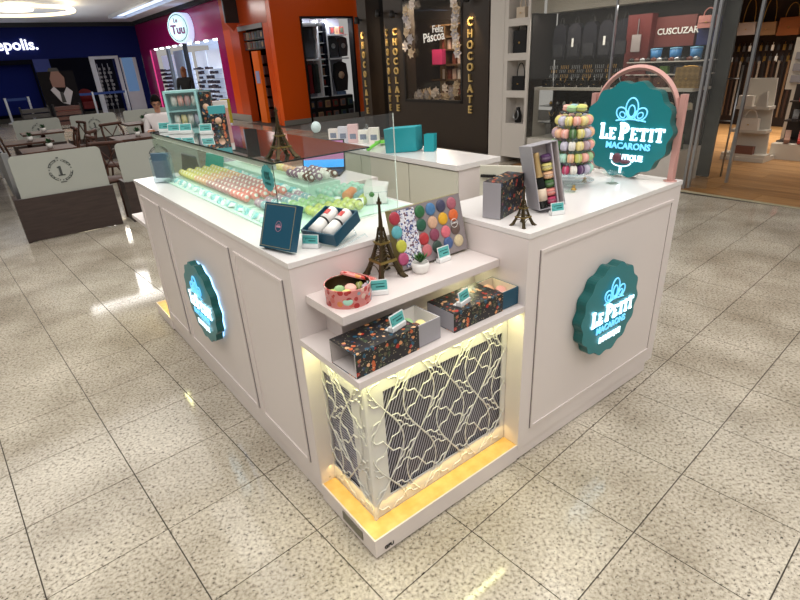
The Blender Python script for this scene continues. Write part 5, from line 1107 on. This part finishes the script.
# inside the bag shop: purse wall, belts, trinkets
for k, (u, c, nm, w) in enumerate(((745, (196, 184, 182), 'white', .34), (765, (150, 116, 84), 'tan', .34), (787, (140, 80, 40), 'cognac brown', .36))):
    P = at(u, 34, 0, 11.8); handbag('handbag', nm+' shoulder bag hanging on the dark back wall of the bag shop', Tr(11.8, P.y, P.z-.02) @ Rz(-PI/2), w, .22 if k < 2 else .3, .12, mat('leather_%d' % k, c, .5), 1.9 if k < 2 else .8, True)
P = at(724, 30, 0, 11.8); o = obj('brown_board', B().box(0, -.09, -.3, .05, .09, .15), mat('board_brown', (120, 70, 44), .5), None, Tr(*P)); tag(o, 'brown leather sample hanging left of the shoulder bags', 'leather goods')
for r_, (z, n) in enumerate(((1.5, 20), (1.3, 20))):
    for k in range(n):
        y = 4.1-.1*k; o = obj('keychain', B().box(-.02, -.022, -.1, .0, .022, .0).tube([(-.01, 0, 0), (-.01, 0, .05)], .005, 3), (STEEL, GOLD, mat('purse_1', (60, 60, 66), .5), PAPER)[(k*3+r_) % 4], None, Tr(11.95, y, z)); tag(o, 'small accessory hanging in the %s row on the dark back wall' % ('upper', 'lower')[r_], 'accessory', ('upper', 'lower')[r_]+' row of hanging accessories')
for k in range(16):
    y = 3.95-.085*k; c = k % 4; o = obj('belt', B().box(-.02, -.017, -.98, -.01, .017, 0).box(-.024, -.022, -.0, -.008, .022, .05), mat('belt_%d' % c, [(30, 26, 26), (110, 84, 60), (60, 40, 32), (140, 130, 120)][c], .5), None, Tr(11.9, y, 1.17)); tag(o, ('black', 'tan', 'dark brown', 'grey')[c]+' long leather belt hanging on the dark back wall of the bag shop', 'belt', 'belts on the back wall')
t = thing('slanted_display', 'white slanted display stand with three ledges on the shop wood floor', 'display stand', loc=(8.2, 1.97, 0)); SP = mat('stand_white', (206, 198, 186), .5)
obj('back_panel', B().prism([(-.25, 0), (.25, 0), (.17, 1.12), (-.2, 1.12)], .03, Rz(-PI/2) @ Tr(0, .1, 0)), SP, t)
for z, w in ((.06, .3), (.4, .24), (.72, .22)): obj('ledge', B().box(-.1, -w, z, .12, w*.95, z+.04), SP, t)
obj('base', B().box(-.12, -.3, 0, .3, .28, .06), SP, t)
o = obj('white_purse_box', B().box(0, 0, 0, .08, .19, .14), mat('white_box', (226, 216, 204), .5), None, Tr(8.1, 1.98, .7605)); tag(o, 'small white box on the top ledge of the slanted stand', 'box')
o = obj('wrapped_pouch', B().prism([(-.07, 0), (.07, 0), (.04, .2), (-.05, .16)], .05), mat('pouch_silver', (196, 190, 180), .4), None, Tr(8.1, 1.86, .7605) @ Rz(-PI/2)); tag(o, 'pale pleated pouch on the top ledge of the slanted stand', 'pouch')
handbag('handbag', 'white handbag with a big handle on the middle ledge of the slanted stand', Tr(8.1, 1.97, .4405) @ Rz(-PI/2), .26, .16, .07, mat('white_box', (226, 216, 204), .5), .7)
o = obj('rose_clutch', B().box(0, 0, 0, .08, .24, .11), mat('rose_brown', (130, 88, 76), .5), None, Tr(8.1, 1.84, .1005)); tag(o, 'rose brown clutch on the bottom ledge of the slanted stand', 'clutch')
rk = thing('shoe_rack', 'long slanted rack of shoes and purses at the right edge of the shop', 'rack', loc=(8.6, .4, 0)); obj('base', B().box(-.1, -.7, 0, .5, 1.35, .22), SP, rk); obj('back_board', B().box(.35, -.7, .22, .4, 1.35, 1.0), mat('slat_wall_dark', (42, 32, 30), .5), rk)
for z in (.22, .5, .76): obj('tier', B().box(0+.3*z, -.7, z, .36, 1.35, z+.02), mat('tier_dark', (54, 44, 40), .5), rk)
for r_, z in enumerate((.24, .52, .78)):
    for k in range(9):
        c = (k*2+r_) % 5; o = obj('shoe', B().prism([(-.03, 0), (.2, 0), (.2, .04), (.1, .06), (.02, .15), (-.03, .15)], .07), mat('shoe_%d' % c, [(150, 110, 90), (40, 34, 34), (180, 60, 52), (196, 150, 120), (90, 66, 54)][c], .5), None, Tr(8.68+.12*r_, 1.66-.17*k, z) @ Rz(PI+.3) @ Ry(.0)); tag(o, 'heeled shoe on the %s tier of the slanted rack' % ('bottom', 'middle', 'top')[r_], 'shoe', 'shoes on the %s tier' % ('bottom', 'middle', 'top')[r_])
t = thing('card_rack', 'white peg rack of small carded jewellery at the right edge', 'rack', loc=(9.3, 1.9, 0)); obj('back_board', B().box(0, -.6, .9, .04, .1, 1.62), SP, t); obj('pedestal', B().box(0, -.4, 0, .1, .0, .9), SP, t)
for r_ in range(3): obj('card_row', B().box(-.03, -.55, 1.0+.16*r_, -.01, .05, 1.1+.16*r_), mat('card_row', (150, 146, 150), .4), t)
o = obj('pink_tag', B().box(0, 0, 0, .04, .22, .1), mat('pink_tag', (226, 130, 150), .5), None, Tr(9.2, 1.1, 1.02)); tag(o, 'pink sale tag at the right edge of the bag shop', 'tag')
t = thing('chrome_rail', 'upright chrome ladder rail at the shop entrance', 'rail', loc=(6.9, 1.9, 0)); obj('post', B().tube([(0, 0, 0), (0, 0, 1.35)], .012, 6), STEEL, t); obj('post', B().tube([(0, -.16, 0), (0, -.16, 1.35)], .012, 6), STEEL, t); obj('rung', B().tube([(0, 0, .7), (0, -.16, .7)], .009, 6), STEEL, t); obj('rung', B().tube([(0, 0, 1.2), (0, -.16, 1.2)], .009, 6), STEEL, t)
# ------------------------------------------------------------------ cafe barriers, tables, chairs
FROST = mat('frosted_glass', (172, 176, 170), .35); LOGO = mat('logo_grey', (70, 74, 74), .5)
def barrier(name_lab, x0, x1, y, wood_top=.476, gt=.92, logo=True, gx0=None, gx1=None):
    t = thing('cafe_barrier', name_lab, 'barrier', loc=((x0+x1)/2, y, 0)); hw = (x1-x0)/2
    obj('wood_panel', B().box(-hw, 0, .01, hw, .05, wood_top), DARKW, t); obj('end_post', B().box(-hw-.035, -.01, 0, -hw, .3, wood_top+.004), DARKW, t)
    a0 = (gx0 if gx0 is not None else x0+.07)-(x0+x1)/2; a1 = (gx1 if gx1 is not None else x1-.01)-(x0+x1)/2; r = .05
    pl = [(a0, wood_top-.01), (a1, wood_top-.01)]+[(a1-r+r*math.cos(a), gt-r+r*math.sin(a)) for a in [PI/2*i/6 for i in range(7)]]+[(a0+r-r*math.sin(a), gt-r+r*math.cos(a)) for a in [PI/2*i/6 for i in range(7)]]
    obj('glass_panel', B().prism(pl, .01, Tr(0, .02, 0)), FROST, t)
    if logo:
        cx, cz = (a0+a1)/2+.0, (wood_top+gt)/2+.02; R_ = .115; b = B()
        for s0, s1 in ((.35, 1.2), (1.75, 2.8), (3.3, 4.3), (4.9, 6.1)):
            for rr, th in ((R_, .0035), (R_*.84, .002)): b.tube([(cx+rr*math.cos(s0+(s1-s0)*i/10), .017, cz+rr*math.sin(s0+(s1-s0)*i/10)) for i in range(11)], th, 4)
        for k in range(22):
            if k % 7 == 6: continue
            a = 2*PI*k/22; b.box(-.005, .014, R_*.88, .005, .018, R_*.97, 0, Tr(cx, 0, cz) @ Ry(a))
        b.box(cx-.014, .014, cz-.05, cx+.010, .018, cz+.045).box(cx-.034, .014, cz-.058, cx+.034, .018, cz-.047).box(cx-.028, .014, cz+.025, cx-.012, .018, cz+.038)
        b.box(cx-.012, .014, cz+R_+.012, cx+.012, .018, cz+R_+.024).box(cx-.03, .014, cz-R_-.016, cx+.03, .018, cz-R_-.008)
        obj('logo', b, LOGO, t)
    return t
barrier('frosted barrier nearest the camera at the left, round logo over a dark wood base', -.54, .40, 5.76, gx0=-.50, gx1=.375)
barrier('frosted barrier half hidden behind the white counter', .56, 1.5, 5.76, gx0=.53, gx1=1.45)
barrier('rear frosted barrier with a round logo, middle of the back row', .82, 1.74, 11.6, .47, .93)
barrier('rear frosted barrier at the left end of the back row', -.14, .72, 11.6, .47, .93)
barrier('rear frosted barrier behind the seated man', 1.82, 2.8, 11.6, .47, .93)
b = B().prism([(0, .3), (1.8, .3), (1.8, .9), (0, .9)], .01, Rz(PI/2)); o = thing('cafe_barrier', 'plain grey side barrier running along the left edge of the cafe', 'barrier', loc=(-.5, 6.2, 0)); obj('glass_panel', B().box(-.01, 0, .12, .01, 4.9, .88), mat('grey_glass', (104, 112, 120), .3), o)
obj('post', B().box(-.03, -.03, 0, .03, .03, .92), STEEL, o); obj('post', B().box(-.03, 4.9, 0, .03, 4.96, .92), STEEL, o)
def cafe_table(x, y, lab, rnd=False, w=.32):
    t = thing('cafe_table', lab, 'table', loc=(x, y, 0))
    obj('tabletop', B().box(-w, -w, .73, w, w, .76), BROWNW, t); obj('pedestal', B().tube([(0, 0, .03), (0, 0, .73)], .035, 8), BROWNW, t); obj('foot', B().box(-.22, -.04, 0, .22, .04, .03).box(-.04, -.22, 0, .04, .22, .03), BROWNW, t)
def small_plant(x, y, z, lab):
    t = thing('small_potted_plant', lab, 'plant', Tr(x, y, z) @ Matrix.Scale(.75, 4)); obj('pot', B().lathe([(0, 0), (.045, 0), (.055, .09), (.048, .09), (.045, .08), (0, .08)], 12), mat('pot_white', (232, 230, 226), .6), t)
    b = B()
    for k in range(22):
        a = k*2.4; e = .3+1.1*((k % 7)/7); T_ = Tr(0, 0, .085) @ Rz(a) @ Ry(-(PI/2-e)); b.add([T_ @ Vector(p) for p in ((0, -.01, 0), (.07, -.018, 0), (.1, 0, .0), (.07, .018, 0), (0, .01, 0))], [(0, 1, 2, 3, 4)])
    o = obj('foliage', b, mat('plant_green', (40, 84, 44), .6), t)
tabs = [(.28, 10.7, 'brown cafe table at the back left by the rear barrier'), (-.06, 9.2, 'brown cafe table at the left side of the cafe'), (.05, 7.8, 'brown cafe table behind the nearest frosted barrier'), (1.95, 10.5, 'brown cafe table at the rear in front of the seated man'), (1.25, 8.0, 'brown cafe table beside the curved chair near the counter')]
pn = ['back left', 'left side', 'nearest left', 'rear right', 'right front']
for k, (x, y, lab) in enumerate(tabs): cafe_table(x, y, lab); small_plant(x+.03, y-.05, .761, 'small green plant in a white pot on the %s cafe table' % pn[k])
def cafe_chair(x, y, a, lab, group=None):
    t = thing('cafe_chair', lab, 'chair', Tr(x, y, 0) @ Rz(a))
    obj('seat', B().lathe([(0, .43), (.2, .43), (.21, .445), (.2, .465), (0, .47)], 18), BROWNW, t)
    for sx in (-1, 1):
        obj('leg', B().tube([(sx*.17, -.17, 0), (sx*.15, -.13, .43)], .017, 6), BROWNW, t); obj('leg', B().tube([(sx*.2, .23, 0), (sx*.17, .15, .44), (sx*.19, .2, .72), (sx*.16, .24, .86)], .018, 6), BROWNW, t)
    obj('back_rail', B().tube([(.2*math.cos(PI*i/10), .2+.05*math.sin(PI*i/10), .86) for i in range(11)], .028, 6), BROWNW, t)
    obj('back_splat', B().tube([(-.12, .2, .5), (0, .24, .66), (.12, .2, .5)], .012, 5).tube([(-.12, .22, .82), (0, .24, .66), (.12, .22, .82)], .012, 5), BROWNW, t)
for k, (x, y, a, lab) in enumerate(((.46, 6.32, -.5, 'curved brown wooden chair between the two front barriers'), (.72, 10.6, -1.4, 'brown bentwood chair by the gap in the back row of barriers'), (-.2, 10.0, 1.4, 'brown bentwood chair at the far left of the cafe'), (.55, 8.6, -2.0, 'brown bentwood chair in the aisle behind the nearest barrier'), (.42, 9.4, -1.6, 'brown bentwood chair beside the left side cafe table'), (1.3, 9.3, .4, 'brown bentwood chair in front of the seated man'), (.8, 7.6, 1.6, 'brown bentwood chair at the right front cafe table'), (1.6, 7.4, -1.2, 'brown bentwood chair nearest the far end of the white counter'))): cafe_chair(x, y, a, lab)
t = thing('wooden_tower', 'small pale wooden tower ornament on the far shelf of the kiosk', 'ornament', loc=(.2, 2.68, .7655)); obj('body', B().lathe([(.03, 0), (.012, .08), (.016, .1), (.006, .16), (0, .2)], 8), mat('pale_orange', (222, 160, 90), .5), t)
# ------------------------------------------------------------------ people
SKIN = mat('skin', (196, 142, 116), .55); HAIRD = mat('hair_dark', (16, 12, 12), .85, spec=.1); HAIRB = mat('hair_auburn', (120, 74, 48), .6)
def skin_body(name, verts, edges, radii, m_, parent, sub=2):
    me = bpy.data.meshes.new(name); me.from_pydata(verts, edges, []); me.materials.append(m_); o = bpy.data.objects.new(name, me); COL.objects.link(o); o.parent = parent
    sk = o.modifiers.new('Skin', 'SKIN'); sk.use_smooth_shade = True
    if not me.skin_vertices: me.attributes  # layer is made by the modifier
    lay = me.skin_vertices[0].data if me.skin_vertices else None
    if lay is not None:
        for i, r in enumerate(radii): lay[i].radius = r if isinstance(r, tuple) else (r, r); lay[i].use_root = (i == 0)
    s = o.modifiers.new('Sub', 'SUBSURF'); s.levels = sub; s.render_levels = sub; return o
def head(par, T, hair, long=False, glasses=False):
    prof = []
    b = B(); n = 16; rows = 12; vs = []
    for i in range(rows+1):
        ph = PI*i/rows; z = -math.cos(ph)*.125; rr = math.sin(ph)
        for j in range(n):
            a = 2*PI*j/n; x = rr*.075*math.cos(a); y = rr*.092*math.sin(a)
            if z < -.02: x *= 1-.25*(-z-.02)/.1; y = y*(1-.12*(-z-.02)/.1)-.008*rr*(-z-.02)/.1
            if y < -.06 and abs(x) < .02 and -.045 < z < .015: y -= .02*(1-abs(x)/.02)
            if y < -.05 and abs(abs(x)-.03) < .014 and 0 < z < .03: y += .008
            vs.append((x, y, z))
    fs = [(i*n+j, i*n+(j+1) % n, (i+1)*n+(j+1) % n, (i+1)*n+j) for i in range(rows) for j in range(n)]
    b.add(vs, fs, 0, True); b.tube([(0, .015, -.16), (0, .012, -.08)], .05, 10)
    for s_ in (-1, 1): b.lathe([(0, 0), (.018, 0), (.022, .008), (.012, .014), (0, .014)], 8, T=Tr(s_*.072, .005, -.005) @ Rz(-s_*.3) @ Ry(s_*PI/2))
    obj('head', b, SKIN, par, T)
    e = B()
    for s_ in (-1, 1): e.lathe([(0, -.006), (.011, -.003), (.011, 0), (0, .002)], 8, c=(s_*.029, -.083, .012), ax='y')
    obj('eyes', e, BLACK, par, T); obj('mouth', B().box(-.024, -.088, -.058, .024, -.08, -.05), mat('lips', (160, 88, 80), .5), par, T)
    h = B(); vs = []; k = 10
    for i in range(k+1):
        ph = PI*.62*i/k
        for j in range(n):
            a = 2*PI*j/n; rr = math.sin(ph); y = rr*.103*math.sin(a)+.006; z = math.cos(ph)*.137+.004; x = rr*.086*math.cos(a)
            if math.sin(a) < -.3 and z < .055: z = .055+(.02 if abs(x) < .05 else 0); y = -.088*rr*.9
            if long and math.sin(a) > .1 and i > 6: z -= .03*(i-6)
            vs.append((x, y, z))
    h.add(vs, [(i*n+j, i*n+(j+1) % n, (i+1)*n+(j+1) % n, (i+1)*n+j) for i in range(k) for j in range(n)], 0, True)
    obj('hair', h, hair, par, T)
    if long: obj('hair_bun', B().lathe([(0, -.04), (.035, -.02), (.04, .01), (.02, .035), (0, .04)], 10, c=(0, .11, .02)), hair, par, T)
    if glasses:
        g_ = B()
        for s_ in (-1, 1): g_.tube([(s_*.03+.02*math.cos(a), -.098, .01+.016*math.sin(a)) for a in [2*PI*i/12 for i in range(12)]], .003, 4, closed=True); g_.tube([(s_*.05, -.098, .012), (s_*.078, .0, .012)], .003, 4)
        g_.tube([(-.01, -.1, .012), (.01, -.1, .012)], .003, 4); obj('glasses', g_, BLACK, par, T)
def hand(par, P, a, tilt=0):
    b = B(); T_ = Tr(*P) @ Rz(a) @ Rx(tilt)
    b.box(-.038, -.095, -.012, .038, 0, .014, 0, T_)
    for k, (x, ln) in enumerate(((-.03, .066), (-.01, .078), (.01, .074), (.03, .058))): b.tube([T_ @ Vector(p) for p in ((x, -.09, 0), (x, -.09-ln*.5, -.006), (x*.95, -.09-ln, -.03))], [.0095, .009, .007], 6)
    b.tube([T_ @ Vector(p) for p in ((.036, -.03, 0), (.06, -.06, -.008), (.058, -.09, -.02))], [.012, .011, .008], 6)
    obj('hand', b, SKIN, par)
def person(loc, rz, lab, shirt, pants, hair, sit, glasses=False, long=False):
    t = thing('person', lab, 'person', Tr(*loc) @ Rz(rz))
    hp = .5 if sit else .95; sh = hp+.46
    V = [(0, 0, hp), (0, -.0, hp+.2), (0, -.02, hp+.38), (0, -.03, sh+.03)]; E = [(0, 1), (1, 2), (2, 3)]; R_ = [(.16, .12), (.15, .115), (.17, .115), (.07, .065)]
    for s_ in (-1, 1):
        i = len(V)
        V += [(s_*.19, -.02, sh-.03), (s_*.25, -.04, sh-.28) if sit else (s_*.23, .02, sh-.3), (s_*.16, -.3, hp+.24) if sit else (s_*.22, -.12, sh-.5)]
        E += [(2, i), (i, i+1), (i+1, i+2)]; R_ += [.068, .05, .036]
    skin_body('shirt', V, E, R_, shirt, t)
    for s_ in (-1, 1): hand(t, (s_*.155, -.31, hp+.24) if sit else (s_*.22, -.13, sh-.51), s_*.3 if sit else 0, 0 if sit else 1.1)
    V = [(0, .0, hp-.01)]; E = []; R_ = [(.165, .12)]
    for s_ in (-1, 1):
        i = len(V); V += [(s_*.1, -.05, hp-.03), (s_*.12, -.42, hp-.02), (s_*.12, -.42, .1)] if sit else [(s_*.1, 0, hp-.08), (s_*.1, -.01, .5), (s_*.1, .02, .08)]
        E += [(0, i), (i, i+1), (i+1, i+2)]; R_ += [.095, .07, .05]
    skin_body('trousers', V, E, R_, pants, t)
    for s_ in (-1, 1): obj('shoe', B().prism([(-.14, 0), (.1, 0), (.1, .07), (0, .08), (-.1, .05), (-.14, .03)], .09, Tr(s_*.11+.045, -.44 if sit else .0, .0) @ Rz(PI/2)), BLACK, t)
    head(t, Tr(0, -.07, sh+.2) @ Rx(.35 if sit else 0), hair, long, glasses); return t
person((1.93, 9.05, 0), -.25, 'seated man in a white shirt and glasses looking down at the cafe table', mat('shirt_white', (238, 232, 234), .7), mat('trousers_dark', (40, 42, 50), .8), HAIRD, True, True)
Pw = at(185, 82, 1, 16.6); person((Pw.x, 16.6, 0), 2.6, 'standing woman in a black top with tied auburn hair outside the magenta shop', mat('top_black', (20, 20, 22), .8), mat('trousers_dark', (40, 42, 50), .8), HAIRB, False, False, True)
t = thing('cafe_chair', 'brown bentwood chair the man sits on', 'chair', Tr(1.93, 9.09, 0) @ Rz(-.25)); obj('seat', B().box(-.2, -.2, .33, .2, .2, .37), BROWNW, t)
for sx in (-.18, .18):
    for sy in (-.18, .18): obj('leg', B().box(sx-.018, sy-.018, 0, sx+.018, sy+.018, .33 if sy < 0 else .86), BROWNW, t)
obj('back_rail', B().box(-.16, .165, .7, .16, .19, .86), BROWNW, t)
